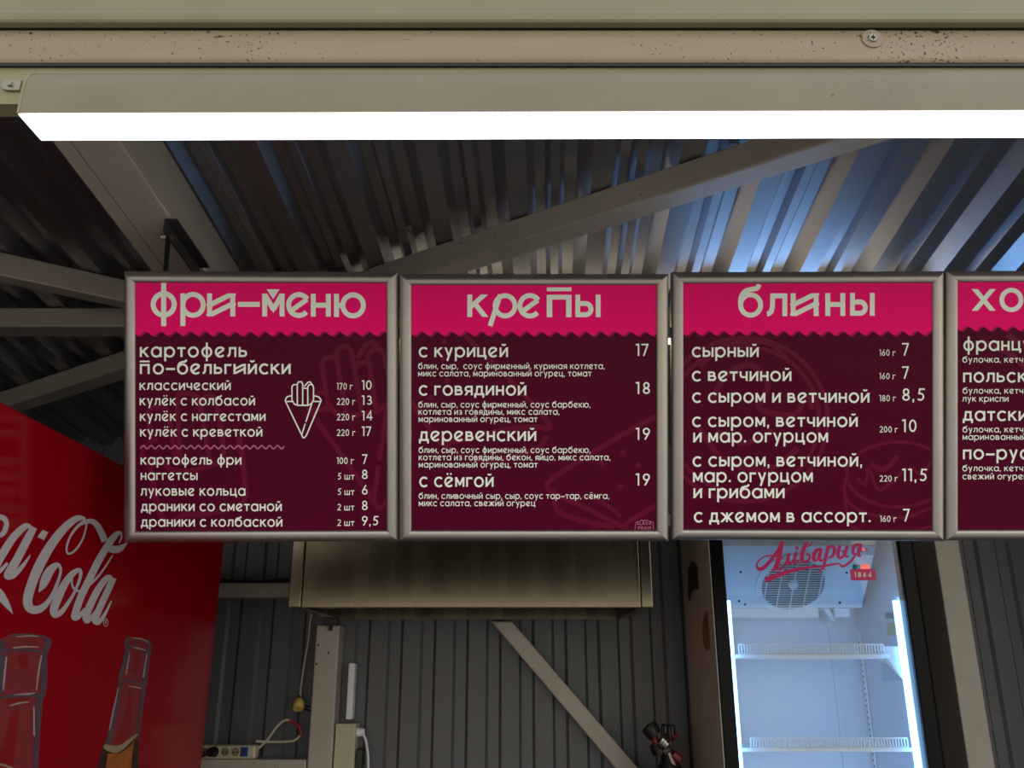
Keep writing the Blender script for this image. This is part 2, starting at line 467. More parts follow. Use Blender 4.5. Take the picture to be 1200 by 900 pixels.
G = {
 'о': (1.1, [O()]), 'а': (1.1, [O(), S(.995)]),
 'б': (1.1, [O(), SP([(.105, .5), (.115, .8), (.27, 1.08), (.55, 1.19), (.82, 1.24), (.93, 1.42)])]),
 'в': (.86, [S(H), L((H, .895), (.45, .895), *arc(.47, .71, .18, .185, 90, -90, 8), (H, .52)), L((H, .52), (.5, .52), *arc(.54, .3125, .21, .2075, 90, -90, 8), (H, .105))]),
 'г': (.70, [S(H), L((0, .895), (.70, .895))]),
 'д': (1.0, [L((.07, -.25), (.07, .105), (.93, .105), (.93, -.25)), L((.20, .1), (.29, .895), (.88, .895)), S(.775, 0, 1)]),
 'е': (1.03, E_), 'ё': (1.03, E_ + [dot(.36, 1.33), dot(.74, 1.33)]),
 'ж': (1.34, [S(.67), D((.67, .46), (1.30, 1.05)), D((.72, .55), (1.34, -.08)), D((.67, .46), (.04, 1.05)), D((.62, .55), (0, -.08))]),
 'з': (.78, [('L', arc(.36, .71, .23, .20, 150, -90, 12) + arc(.38, .30, .29, .21, 90, -150, 12))]),
 'и': (.90, [S(H), S(.795), D((.0, -.08), (.90, 1.08))]),
 'И': (1.22, [S(H), S(1.115), D((.0, .0), (1.22, .60)), D((.0, .44), (1.22, 1.04))]),
 'й': (.90, [S(H), S(.795), D((.0, -.08), (.90, 1.08)), BREVE(.45)]),
 'к': (.88, [S(H), D((.12, .42), (.84, 1.06)), D((.28, .66), (.86, -.07))]),
 'л': (.90, [S(.795), L((0, .1), (.10, .115), (.19, .2), (.24, .4), (.26, .895), (.795, .895))]),
 'м': (1.04, [S(H), S(.935), D((.06, 1.08), (.52, .20)), D((.98, 1.08), (.52, .20)), ('P', [(.38, .30), (.52, .10), (.66, .30), (.52, .42)])]),
 'н': (.87, [S(H), S(.765), L((H, .5), (.765, .5))]),
 'п': (.88, [L((H, 0), (H, .895), (.775, .895), (.775, 0))]),
 'П': (.98, [L((H, 0), (H, .895), (.875, .895), (.875, 0)), ('N', [(0, 1.25), (.98, 1.25)])]),
 'р': (1.1, [O(), S(H, -.42, 1)]),
 'с': (.95, [('L', arc(.55, .5, R, R + .01, 44, 316))]),
 'т': (.82, [S(.41), L((0, .895), (.82, .895))]),
 'у': (.92, [D((.08, 1.08), (.50, .04)), ('L', [(.80, 1.0), (.30, -.40)])]),
 'ф': (1.15, [O(.575), S(.575, -.42, 1.45)]),
 'х': (1.06, [D((.05, -.08), (1.01, 1.08)), D((1.01, -.08), (.05, 1.08))]),
 'ц': (.98, [L((H, 1), (H, .105), (.90, .105), (.90, -.24)), S(.775)]),
 'ч': (.85, [L((H, 1), (H, .68), *arc(.36, .66, .255, .255, 180, 270, 5), (.745, .405)), S(.745)]),
 'ш': (1.28, [L((H, 1), (H, .105), (1.175, .105), (1.175, 1)), S(.64)]),
 'ь': (.84, [S(H), L((H, .605), (.48, .605), *arc(.49, .355, .25, .25, 90, -90, 9), (H, .105))]),
 'ы': (1.12, [S(H), S(1.015), L((H, .605), (.44, .605), *arc(.45, .355, .25, .25, 90, -90, 9), (H, .105))]),
 'ю': (1.375, [S(H), L((H, .5), (.40, .5)), O(.825)]),
 'я': (.88, [S(.775), L((.775, .895), (.38, .895), *arc(.36, .66, .245, .235, 90, 270, 9), (.775, .425)), D((.42, .50), (.07, -.08))]),
 'М': (1.0, [S(.12), S(.88), D((.06, 1.08), (.5, .30)), D((.94, 1.08), (.5, .30)), ('P', [(.36, .45), (.5, .14), (.64, .45), (.5, .58)]), ('P', [(.21, 1.19), (.77, 1.19), (.49, .76)])]),
 'р_': (1.1, [('L', arc(.55, .5, R, R + .01, 200, -170, 26)), ('L', [(.34, 1.0), (-.12, -.40)])]),
 'э': (.95, []), '-': (.90, [L((0, .5), (.90, .5))]), ' ': (.34, []),
 ',': (.24, [('P', [(.02, .2), (.23, .2), (.17, -.18), (.04, -.18)])]), '.': (.24, [('P', [(.02, 0), (.23, 0), (.23, .21), (.02, .21)])]),
 '0': (.86, [('C', arc(.43, .70, .325, .595, 0, 360, 26)[:-1])]),
 '1': (.42, [S(.315, 0, 1.4), L((0, 1.295), (.315, 1.295))]),
 '2': (.82, [('L', arc(.41, .99, .31, .305, 160, -35, 12) + [(.13, .105), (.82, .105)])]),
 '3': (.84, [('L', arc(.38, 1.0, .27, .295, 150, -90, 12) + arc(.41, .405, .325, .30, 90, -150, 12))]),
 '4': (.94, [('L', [(.66, 0), (.66, 1.38), (.12, .42), (.94, .42)])]),
 '5': (.88, [('L', [(.90, 1.295), (.36, 1.295), (.27, .80)] + arc(.42, .46, .34, .355, 112, -140, 13))]),
 '6': (.86, [('C', arc(.43, .43, .325, .325, 0, 360, 22)[:-1]), L((.16, .60), (.60, 1.38))]),
 '7': (.82, [('L', [(0, 1.295), (.72, 1.295), (.26, 0)])]),
 '8': (.86, [('C', arc(.43, .375, .325, .275, 0, 360, 22)[:-1]), ('C', arc(.43, 1.0, .27, .295, 0, 360, 20)[:-1])]),
 '9': (.86, [('C', arc(.43, .97, .325, .325, 0, 360, 22)[:-1]), L((.70, .80), (.26, .02))]),
 'S': (.8, [('L', arc(.4, .71, .26, .2, 40, 270, 8) + arc(.4, .31, .26, .2, 90, -140, 8))]), 'L': (.6, [L((H, 1), (H, .1), (.6, .1))]),
 'A': (.9, [D((.02, -.08), (.45, 1.05)), D((.88, -.08), (.45, 1.05)), L((.2, .33), (.7, .33))]), 'V': (.9, [D((.02, 1.08), (.45, -.05)), D((.88, 1.08), (.45, -.05))]),
 'P': (.75, [S(H), L((H, .895), (.45, .895), *arc(.45, .67, .2, .225, 90, -90, 6), (H, .445))]), 'R': (.8, [S(H), L((H, .895), (.45, .895), *arc(.45, .67, .2, .225, 90, -90, 6), (H, .445)), D((.35, .5), (.72, -.08))]),
 'I': (.21, [S(H)]),
}
def ribbon(pts, w, closed=False):
    n = len(pts)
    ws = w if isinstance(w, list) else [w] * n
    L_, R_ = [], []
    for i, p in enumerate(pts):
        a = pts[i - 1] if (i or closed) else None
        b = pts[(i + 1) % n] if (i < n - 1 or closed) else None
        def nrm(u, v):
            dx, dy = v[0] - u[0], v[1] - u[1]; l = math.hypot(dx, dy) or 1e-9
            return (-dy / l, dx / l)
        if a is None: nx, ny = nrm(p, b); k = 1
        elif b is None: nx, ny = nrm(a, p); k = 1
        else:
            n1, n2 = nrm(a, p), nrm(p, b)
            nx, ny = n1[0] + n2[0], n1[1] + n2[1]
            l = math.hypot(nx, ny) or 1e-9
            nx, ny = nx / l, ny / l
            k = 1 / max(.45, nx * n1[0] + ny * n1[1])
        h = ws[i] / 2 * k
        L_.append((p[0] + nx * h, p[1] + ny * h)); R_.append((p[0] - nx * h, p[1] - ny * h))
    m = n if closed else n - 1
    return [[L_[i], L_[(i + 1) % n], R_[(i + 1) % n], R_[i]] for i in range(m)]
def clip(poly, axis, lim, keep_less):
    out = []
    for i in range(len(poly)):
        p, q = poly[i - 1], poly[i]
        ip = (p[axis] <= lim) == keep_less or p[axis] == lim
        iq = (q[axis] <= lim) == keep_less or q[axis] == lim
        if ip != iq:
            t = (lim - p[axis]) / (q[axis] - p[axis])
            out.append((p[0] + (q[0] - p[0]) * t, p[1] + (q[1] - p[1]) * t))
        if iq: out.append(q)
    return out
def glyph_polys(ch, wt=W2):
    out = []
    for kind, pts in G[ch][1]:
        if kind == 'L': out += ribbon(pts, wt)
        elif kind == 'N': out += ribbon(pts, wt * .8)
        elif kind == 'C': out += ribbon(pts, wt, True)
        elif kind == 'P': out.append(pts)
        else:
            for q in ribbon(pts, wt):
                q = clip(clip(q, 1, 0.0, False), 1, 1.0, True)
                if len(q) > 2: out.append(q)
    return out
def text_polys(text, x0, x1, base, xh, wt=W2, gap=.2):
    chars = list(text)
    ws = [G[c][0] for c in chars]
    if x1 is not None and len(chars) > 1:
        gap = ((x1 - x0) / xh - sum(ws)) / (len(chars) - 1)
    out = []; x = 0
    sx = 1.0
    if gap < .17 and x1 is not None and len(chars) > 1:      # narrow the letters rather than let them touch
        gap = .19; sx = ((x1 - x0) / xh) / (sum(ws) + gap * (len(chars) - 1))
    if x1 is not None and len(chars) == 1: sx = ((x1 - x0) / xh) / ws[0]
    for c, w in zip(chars, ws):
        for q in glyph_polys(c, wt): out.append([(x0 + (x + p[0] * sx) * xh, base - p[1] * xh) for p in q])
        x += (w + gap) * sx
    return out

# ------------------------------------------------------------------ menu boards
BD = 1.70                                    # distance of the boards along the line of sight
FWD = Vector((0, CT, ST)); UPV = Vector((0, -ST, CT)); RGT = Vector((1, 0, 0))
class Board:
    def __init__(s, L_, R_, T_, B_, yaw, label, depth=BD):
        s.q = (L_, R_, T_, B_)
        cx, cy = (L_ + R_) / 2, B_
        o = EYE + FWD * depth + RGT * ((cx - 600) / F * depth) + UPV * ((450 - cy) / F * depth)
        rot = Matrix.Rotation(TH, 4, 'X') @ Matrix.Rotation(yaw, 4, 'Z')
        s.M = Matrix.Translation(o) @ rot
        s.Mi = s.M.inverted()
        s.o = o; s.n = (rot.to_3x3() @ Vector((0, 1, 0)))
        e = rot.to_euler()
        s.root = thing('menu_board', label, 'menu board', o, tuple(e), None)
        s.root.matrix_basis = s.M
        s.root['group'] = 'menu boards in a row'
    def p(s, px, py):                        # point on the printed face in board coordinates (x, z)
        v = s.Mi @ at_plane(px, py, s.o, s.n)
        return v.x, v.z
    def polys(s, name, polys, material, y, parent, bounds=None):
        bm = NB()
        for qi, q in enumerate(polys):
            if bounds:
                q = clip(clip(clip(clip(q, 0, bounds[0], False), 0, bounds[1], True), 1, bounds[2], False), 1, bounds[3], True)
            if len(q) < 3: continue
            vs = []
            yy = y - 6e-6 * (qi % 50)
            for px, py in q:
                x, z = s.p(px, py); vs.append(bm.verts.new((x, yy, z)))
            try: bm.faces.new(vs)
            except ValueError: pass
        for f in bm.faces:
            f.normal_update()
            if f.normal.y > 0: f.normal_flip()
        me = bpy.data.meshes.new(name); bm.to_mesh(me); bm.free(); me.materials.append(material)
        o = bpy.data.objects.new(name, me); COL.objects.link(o); o.parent = parent
        return o
def make_board(q, inner, yaw, label, heading, rows, prices, drawings, wave_y, extras=None):
    b = Board(*q, yaw, label)
    L_, R_, T_, B_ = q
    li, ri, ti, bi = inner
    x0, z1 = b.p(L_, T_); x1, z0 = b.p(R_, B_)
    a0, c1 = b.p(li, ti); a1, c0 = b.p(ri, bi)
    # rear tray
    bm = NB(); bx(bm, x0 + .002, x1 - .002, .012, .034, z0 + .002, z1 - .002)
    obj('back_box', bm, M['blackplastic'], b.root, local=True, bevel=.002)
    # snap frame: convex profile swept round with mitred corners
    prof = [(0.0, .020), (0.0, .002), (.06, -.0008), (.2, -.0038), (.4, -.0062), (.6, -.0070), (.8, -.0062), (.93, -.0038), (1.0, .0), (1.0, .012)]
    sides = [((x0, z1), (x1, z1), (a1, c1), (a0, c1)), ((x1, z1), (x1, z0), (a1, c0), (a1, c1)), ((x1, z0), (x0, z0), (a0, c0), (a1, c0)), ((x0, z0), (x0, z1), (a0, c1), (a0, c0))]
    for o1, o2, i2, i1 in sides:
        bm = NB()
        def at(o_, i_, t, y, sh):
            return (o_[0] + (i_[0] - o_[0]) * t + sh[0], y, o_[1] + (i_[1] - o_[1]) * t + sh[1])
        dx, dz = o2[0] - o1[0], o2[1] - o1[1]; l = math.hypot(dx, dz); g = .00025
        A = [bm.verts.new(at(o1, i1, t, y, (dx / l * g, dz / l * g))) for t, y in prof]
        Bv = [bm.verts.new(at(o2, i2, t, y, (-dx / l * g, -dz / l * g))) for t, y in prof]
        n = len(prof)
        for i in range(n): bm.faces.new((A[i], A[(i + 1) % n], Bv[(i + 1) % n], Bv[i]))
        bm.faces.new(A[::-1]); bm.faces.new(Bv)
        obj('frame_bar', bm, M['alu'], b.root, local=True, smooth=True)
    # printed panel
    bm = NB(); bx(bm, a0 - .006, a1 + .006, 0, .012, c0 - .006, c1 + .006)
    panel = obj('panel', bm, M['maroon'], b.root, local=True)
    bd = (li - 2, ri + 2, ti - 2, bi + 2)
    for dr_ in drawings: b.polys('background_drawing', dr_, M['maroonl'], -.0003, panel, (li - 1, ri + 1, wave_y, bi + 1))
    # header band with a scalloped lower edge
    def band(dx, dy, amp=2.6):
        out = []; px = li - 2; st = 17.43 / 10
        wv = lambda t: wave_y + dy + amp * math.cos(2 * math.pi * (t - li - 2.7 - dx) / 17.43) ** 1
        while px < ri + 2:
            e2 = min(px + st, ri + 2)
            out.append([(px, ti - 2), (e2, ti - 2), (e2, wv(e2)), (px, wv(px))]); px = e2
        return out
    b.polys('header_shadow_band', band(2.2, 1.2), M['pinkdark'], -.0006, panel)
    band_o = b.polys('header_band', band(0, -.2), M['pink'], -.0009, panel)
    hp = []
    for chs, hx0, hx1, base, xh in heading:
        if isinstance(chs, str) and chs == 'р_': 
            hp += [[(hx0 + p_[0] * xh, base - p_[1] * xh) for p_ in qq] for qq in glyph_polys('р_', .215)]
        else: hp += text_polys(chs, hx0, hx1, base, xh, .215)
    b.polys('heading', hp, M['cream'], -.0012, panel, (li, ri, ti, bi))
    for t, rx0, rx1, base, xh in rows:
        b.polys('menu_line', text_polys(t, rx0, rx1, base, xh, .205 if xh > 7 else .195), M['cream'], -.0006, panel)
    for t, rx0, rx1, base, xh in prices:
        b.polys('price', text_polys(t, rx0, rx1, base, xh, .175), M['cream'], -.0006, panel)
    if extras: extras(b, panel)
    return b
# fries-in-a-cone drawing, in its own picture pixels (10 per photo pixel, origin 325,435)
CONE = [
    ([(95, 350), (290, 755), (300, 778), (320, 778), (340, 755), (512, 350)], False),
    ([(105, 355), (180, 355)], False), ([(425, 355), (505, 355)], False),
    ([(95, 355), (97, 330), (115, 300), (150, 290), (168, 292)], False),
    ([(430, 292), (450, 290), (490, 305), (512, 335), (512, 355)], False),
    ([(172, 340), (172, 180), (190, 158), (225, 158)], False),
    ([(235, 395), (235, 150), (250, 125), (285, 125), (298, 150), (298, 395)], False),
    ([(172, 340), (200, 385), (240, 400), (360, 400), (400, 380), (425, 340), (425, 190), (415, 160), (380, 155), (358, 180), (358, 395)], False),
    ([(310, 200), (350, 200)], False), ([(315, 180), (360, 130), (385, 125), (405, 150)], False),
    ([(405, 380), (335, 595)], False), ([(328, 615), (285, 750)], False)]
def cone(w, tf):
    out = []
    for pts, cl_ in CONE:
        out += ribbon([tf(325 + x / 10, 435 + y / 10) for x, y in pts], w, cl_)
    return out
def similarity(tip, s, deg, src=(355.3, 512.5)):
    c_, s_ = math.cos(math.radians(deg)), math.sin(math.radians(deg))
    return lambda x, y: (tip[0] + s * ((x - src[0]) * c_ - (y - src[1]) * s_), tip[1] + s * ((x - src[0]) * s_ + (y - src[1]) * c_))
def curve(pts, w, per=5): return ribbon(smooth_pts([tuple(map(float, p)) for p in pts], per), w)
d1 = [cone(6.0, similarity((444, 594), 2.95, -9.5))]
d1b = curve([(166, 535), (172, 520), (186, 516)], 6) + curve([(175, 536), (184, 590), (196, 612), (216, 604), (240, 602), (270, 596), (284, 590), (288, 570), (280, 512)], 7)
d1b += curve([(178, 520), (174, 485), (184, 478), (196, 484), (206, 540)], 6) + curve([(212, 545), (208, 470), (216, 462), (228, 463), (234, 474), (246, 540)], 6) + curve([(232, 480), (240, 466), (252, 470), (262, 530), (246, 546), (206, 552), (184, 536)], 6)
d1.append(d1b)
r1 = [("картофель", 164, 289.6, 418.4, 11.7), ("П", 164, None, 438.3, 11.8), ("о-бельгИйски", 179.2, 340.7, 438.3, 11.8),
      ("классический", 163.6, 270.6, 457, 8.3), ("кулёк с колбасой", 163.8, 299, 474.9, 8.3), ("кулёк с наггестами", 164, 311.3, 493.2, 8.3), ("кулёк с креветкой", 164.2, 307.6, 511.4, 8.3),
      ("картофель фри", 164.8, 283, 544.4, 8.4), ("наггетсы", 165, 231.7, 562.5, 8.4), ("луковые кольца", 165, 287.8, 580.7, 8.4), ("драники со сметаной", 165.5, 330.3, 598.8, 8.4), ("драники с колбаской", 165.5, 331, 617, 8.4)]
p1 = [("170 г", 394.7, 413.3, 456.7, 5.7), ("220 г", 394.7, 416.5, 474.5, 5.7), ("220 г", 394.7, 416.5, 492.7, 5.7), ("220 г", 394.7, 416.5, 510.9, 5.7), ("100 г", 394.7, 414.8, 543.8, 5.7),
      ("5 шт", 395.4, 415.4, 562, 5.6), ("5 шт", 395.4, 415.4, 580.1, 5.6), ("2 шт", 395.4, 415.4, 598.1, 5.6), ("2 шт", 395.4, 415.4, 616.3, 5.6),
      ("10", 423.9, 435.7, 456.8, 8.0), ("13", 423.9, 436.2, 474.5, 8.0), ("14", 423.9, 436.8, 492.6, 8.0), ("17", 423.9, 435.2, 510.8, 8.0),
      ("7", 424.3, 430.6, 543.6, 8.1), ("8", 424, 431, 561.5, 8.1), ("6", 424, 431, 579.7, 8.1), ("8", 424, 431, 597.8, 8.1), ("9,5", 424, 443.3, 615.8, 8.1)]
def ex1(b, panel):
    b.polys('cone_icon', cone(1.5, lambda x, y: (x, y)), M['cream'], -.0006, panel)
    wv = [(164.4 + i * .75, 524 + 1.9 * math.sin(2 * math.pi * (i * .75) / 9.25 + 2.2)) for i in range(226)]
    b.polys('wavy_line', ribbon(wv, 1.7), M['mauve'], -.0006, panel)
b1 = make_board((145, 467.3, 317.6, 634.5), (159.3, 452.6, 331.8, 621), math.radians(1.3), 'leftmost menu board, headed фри-меню, with a drawn cone of fries',
    [("ф", 176.3, None, 370.6, 27.6), ("р", 211.7, None, 370.8, 26.9), ("И", 243, None, 370.8, 26.9), ("-", 279, 304.7, 370.2, 26.9), ("М", 307.2, None, 370.9, 26.7), ("е", 335.6, None, 371.0, 26.9), ("н", 364.5, None, 371.1, 26.7), ("ю", 391.6, None, 371.4, 27.0)],
    r1, p1, d1, 391, ex1)
d2a = curve([(536, 380), (552, 400), (600, 448), (640, 492), (641, 502), (620, 500), (570, 508), (530, 518), (512, 512)], 6) + curve([(482, 470), (500, 498), (518, 520), (560, 540), (600, 536), (632, 524), (640, 510)], 6)
d2b = curve([(768, 488), (720, 515), (660, 552), (642, 566), (646, 576), (680, 592), (728, 616), (736, 612), (768, 592)], 6) + curve([(650, 582), (655, 600), (690, 612), (720, 618)], 6) + curve([(672, 588), (690, 582), (720, 598), (726, 606)], 5)
d2c = []
for cx, cy in ((520, 400), (524, 446), (505, 466), (519, 420), (730, 530), (748, 545), (705, 543), (727, 570)):
    d2c.append([[(cx + 3.5 * math.cos(t * .6283), cy + 3.5 * math.sin(t * .6283)) for t in range(10)]])
d2 = [d2a, d2b] + d2c
r2 = [("с курицей", 490.7, 595.3, 418.4, 11.3), ("блин, сыр,  соус фирменный, куриная котлета,", 490, 708.6, 432.4, 5.3), ("микс салата, маринованный огурец, томат", 490, 693.2, 441, 5.3),
      ("с говядиной", 490.7, 616.7, 463.2, 11.3), ("блин, сыр, соус фирменный, соус барбекю,", 490.2, 692, 477.5, 5.3), ("котлета из говядины, микс салата,", 490.4, 655.5, 485.9, 5.3), ("маринованный огурец, томат", 490.5, 629.8, 494.5, 5.3),
      ("деревенский", 491.3, 628.4, 516.7, 11.3), ("блин, сыр, соус фирменный, соус барбекю,", 490.6, 692, 530.7, 5.3), ("котлета из говядины, бекон, яйцо, микс салата,", 490.6, 715.2, 539.3, 5.3), ("маринованный огурец, томат", 490.7, 630, 547.8, 5.3),
      ("с сёмгой", 491.3, 578.4, 570.4, 11.3), ("блин, сливочный сыр, сыр, соус тар-тар, сёмга,", 490.7, 713.8, 584.5, 5.3), ("микс салата, свежий огурец", 490.8, 627.2, 593, 5.3)]
p2 = [("17", 745, 760, 417, 10.2), ("18", 745, 761.8, 461.8, 10.2), ("19", 745, 761.8, 515.4, 10.2), ("19", 745, 761.8, 569, 10.2)]
def ex2(b, panel):
    q = text_polys("SLAVA", 746, 763.5, 615.2, 4.4, .2) + text_polys("PRAVI", 747.5, 763, 620.6, 4.0, .2)
    q += ribbon([(749, 611), (745, 612), (744, 620.8)], .7) + ribbon([(760, 610.4), (765.4, 612), (765.8, 620.8)], .7)
    q += ribbon([(750, 609.8), (759, 609.8)], 1.0)
    b.polys('designer_mark', q, M['mauve'], -.0006, panel)
b2 = make_board((468.2, 783.4, 321, 634.5), (482.7, 768.8, 334.8, 621), 0.0, 'menu board second from left, headed крепы',
    [("к", 547.8, None, 371.4, 26.2), ("р_", 577.5, None, 371.5, 26.2), ("е", 606.5, None, 371.6, 26.4), ("П", 640.8, 669.6, 371.6, 26.0), ("ы", 674.3, None, 371.6, 26.2)],
    r2, p2, d2, 391, ex2)
d3a = []
for rr in (96, 86): d3a += ribbon([(872 + rr * 1.02 * math.cos(t * math.pi / 24), 492 + rr * math.sin(t * math.pi / 24)) for t in range(48)], 5, True)
d3a += curve([(835, 470), (850, 440), (880, 428), (900, 450), (890, 478), (930, 486), (945, 462), (952, 480)], 7) + curve([(820, 430), (850, 404), (900, 402), (925, 425)], 6) + curve([(818, 500), (850, 540), (900, 550), (935, 525)], 7) + curve([(840, 505), (870, 520), (905, 505)], 6)
d3b = ribbon([(1052 + 60 * math.cos(t * math.pi / 20), 556 + 38 * math.sin(t * math.pi / 20)) for t in range(40)], 4, True)
d3b += curve([(992, 556), (990, 580), (1010, 600), (1060, 606), (1100, 590)], 4) + curve([(990, 580), (1000, 618), (1050, 626), (1100, 614)], 4) + curve([(1004, 560), (1014, 568), (1018, 550), (1030, 574), (1050, 560), (1066, 548), (1082, 558), (1090, 540)], 4) + curve([(1020, 544), (1036, 550), (1052, 534)], 6)
d3 = [d3a, d3b]
r3 = [("сырный", 810.7, 889, 418.3, 11.3), ("с ветчиной", 810.7, 927.3, 446.5, 11.3), ("с сыром и ветчиной", 811, 1018.7, 471.7, 11.3), ("с сыром, ветчиной", 811, 1005, 500, 11.3), ("и мар. огурцом", 812.3, 970.3, 518.3, 11.3),
      ("с сыром, ветчиной,", 811.5, 1010.3, 546.5, 11.3), ("мар. огурцом", 812, 952.4, 564.9, 11.3), ("и грибами", 812.5, 919.3, 583.6, 11.3), ("с джемом в ассорт.", 813, 1020.2, 611.8, 11.3)]
p3 = [("160 г", 1030.3, 1049.2, 417, 5.3), ("160 г", 1030.3, 1049.2, 444.4, 5.3), ("180 г", 1030.3, 1049.7, 470.3, 5.3), ("200 г", 1030.6, 1051.9, 506.8, 5.3), ("220 г", 1030.6, 1051.9, 564.4, 5.3), ("160 г", 1031, 1050.5, 611.6, 5.3),
      ("7", 1057, 1065, 416.7, 10.7), ("7", 1057, 1065, 444, 10.7), ("8,5", 1057, 1083.3, 469.8, 10.7), ("10", 1057, 1074, 506.4, 10.7), ("11,5", 1057, 1086, 564, 10.7), ("7", 1058, 1066, 611, 10.7)]
b3 = make_board((787.3, 1106.4, 318.8, 634.3), (801.2, 1091.7, 333, 621), math.radians(-1.5), 'menu board second from right, headed блины',
    [("б", 865, None, 370.6, 26.3), ("л", 898.5, None, 370.5, 26.5), ("И", 926.5, None, 370.4, 26.6), ("н", 967, None, 370.2, 26.6), ("ы", 996, 1024.6, 370, 26.6)],
    r3, p3, d3, 390.5)
d4 = [curve([(1150, 400), (1190, 420), (1240, 480), (1260, 560)], 7) + curve([(1180, 392), (1230, 430), (1290, 520), (1300, 590)], 7)]
r4 = [("французский", 1128.4, None, 410.8, 11.3), ("булочка, кетчуп", 1127.6, None, 424.8, 5.3), ("польский", 1128.4, None, 447.9, 11.3), ("булочка, кетчуп", 1127.8, None, 461.2, 5.3), ("лук криспи", 1127.6, 1181.6, 470.6, 5.3),
      ("датский", 1128.4, None, 493, 11.3), ("булочка, кетчуп", 1127.8, None, 506.6, 5.3), ("маринованный огурец", 1127.8, None, 515.4, 5.3), ("по-русски", 1128.2, None, 538.1, 11.3), ("булочка, кетчуп", 1127.6, None, 552.1, 5.3), ("свежий огурец", 1127.6, None, 561.6, 5.3)]
b4 = make_board((1107.8, 1426, 317.3, 633.5), (1122.2, 1411, 331.2, 620.3), 0.0, 'rightmost menu board, cut off by the picture edge',
    [("хот-доги", 1139, None, 364.2, 25.3)], r4, [], d4, 385)
# two rails behind the boards that carry them, seen in the gaps
for py, lb in ((390, 'upper pale rail behind the menu boards, glimpsed in the gaps between them'), (611, 'lower pale rail behind the menu boards, glimpsed in the gaps between them')):
    c = EYE + FWD * (BD + .050) + UPV * ((450 - py) / F * (BD + .050))
    r0 = RGT * ((150 - 600) / F * BD); r1_ = RGT * ((1400 - 600) / F * BD)
    bm = NB(); u = UPV * .010; f_ = FWD * .018
    p0, q0 = c + r0, c + r1_
    hexa(bm, [p0 - u, q0 - u, q0 - u + f_, p0 - u + f_, p0 + u, q0 + u, q0 + u + f_, p0 + u + f_])
    tag(obj('mounting_rail', bm, M['whiteplastic'], bevel=.001), lb, 'rail')
# hanger of the left board
zr = ra.z - RH
def under(px, py): return at_plane(px, py, Vector((0, ra.y, ra.z - RH)), ROOF_N)
h0 = under(208, 256); h1 = under(246, 312)
hang = thing('board_hanger', 'black steel angle and rod hanging the left menu board from the rafter', 'hanger', h0)
dh = (h1 - h0)
bm = NB(); lfv = Vector((-.026, 0, 0)); dnv = Vector((0, 0, -.004))
hexa(bm, [h0 + lfv + dnv, h0 + dnv, h1 + dnv, h1 + lfv + dnv, h0 + lfv + Vector((0, 0, -.0005)), h0 + Vector((0, 0, -.0005)), h1 + Vector((0, 0, -.0005)), h1 + lfv + Vector((0, 0, -.0005))])
t3 = Vector((.004, 0, 0)); dl = Vector((0, 0, -.030))
l0, l1 = h0 + lfv, h1 + lfv
hexa(bm, [l0 + dl, l0 + dl + t3, l1 + dl + t3, l1 + dl, l0 + dnv, l0 + t3 + dnv, l1 + t3 + dnv, l1 + dnv])
obj('angle', bm, mat('dark_grey_steel', (66, 62, 64), .4, .3), hang)
top = l0 + dh * .18 + Vector((-.002, 0, -.010))
bot = b1.M @ Vector((b1.p(184, 326)[0], .046, b1.p(184, 326)[1]))
dv = (bot - top)
u_ = dv.cross(Vector((1, 0, 0))).normalized() * .009
bm = NB(); tx = Vector((-.004, 0, 0))
hexa(bm, [bot - u_ + tx, bot - u_, bot + u_, bot + u_ + tx, top - u_ + tx, top - u_, top + u_, top + u_ + tx])
rod = obj('flat_bar', bm, M['blacksteel'], hang, bevel=.001)
bm = NB(); cyl(bm, top + dv * .1 + Vector((.006, 0, 0)), top + dv * .1 + Vector((-.016, 0, 0)), .006, None, 6)
obj('bolt', bm, M['screw'], rod)

# ------------------------------------------------------------------ red drinks fridge, its printed side toward the opening
CX = -.85; CY0, CY1, CZ = 1.30, 2.575, 1.926
cf = thing('drinks_fridge', 'tall red drinks fridge with white script lettering and printed bottles at left', 'fridge', (CX - .33, (CY0 + CY1) / 2, 0))
bm = NB(); bx(bm, CX - .66, CX, CY0, CY1, .06, CZ)
obj('cabinet', bm, M['red'], cf, bevel=.008)
bm = NB()
for yy in (CY0 + .08, CY1 - .08):
    for xx in (CX - .58, CX - .08):
        bm = NB(); cyl(bm, (xx, yy, 0), (xx, yy, .062), .022, None, 14); obj('foot', bm, M['blackplastic'], cf)
def side_polys(polys, name, material, off, parent, ext=True):
    bm = NB()
    for qi, q in enumerate(polys):
        if len(q) < 3: continue
        q = clip(q, 0, -28, False)
        if len(q) < 3: continue
        vs = []
        for px, py in q:
            d = at_x(px, py, CX + off + 4e-6 * (qi % 50)); vs.append(bm.verts.new(d))
        try: bm.faces.new(vs)
        except ValueError: pass
    for f in bm.faces:
        f.normal_update()
        if f.normal.x < 0: f.normal_flip()
    me_o = bpy.data.objects.new(name, bpy.data.meshes.new(name))
    bm.transform(cf.matrix_basis.inverted()); bm.to_mesh(me_o.data); bm.free()
    me_o.data.materials.append(material); COL.objects.link(me_o); me_o.parent = parent
    return me_o
def pen(strokes, ox, oy, sc):
    out = []
    for st in strokes:
        pts = smooth_pts([tuple(map(float, p)) for p in st], 6)
        out += ribbon([(ox + p[0] / sc, oy + p[1] / sc) for p in pts], [max(.6, p[2] / sc) for p in pts])
    return out
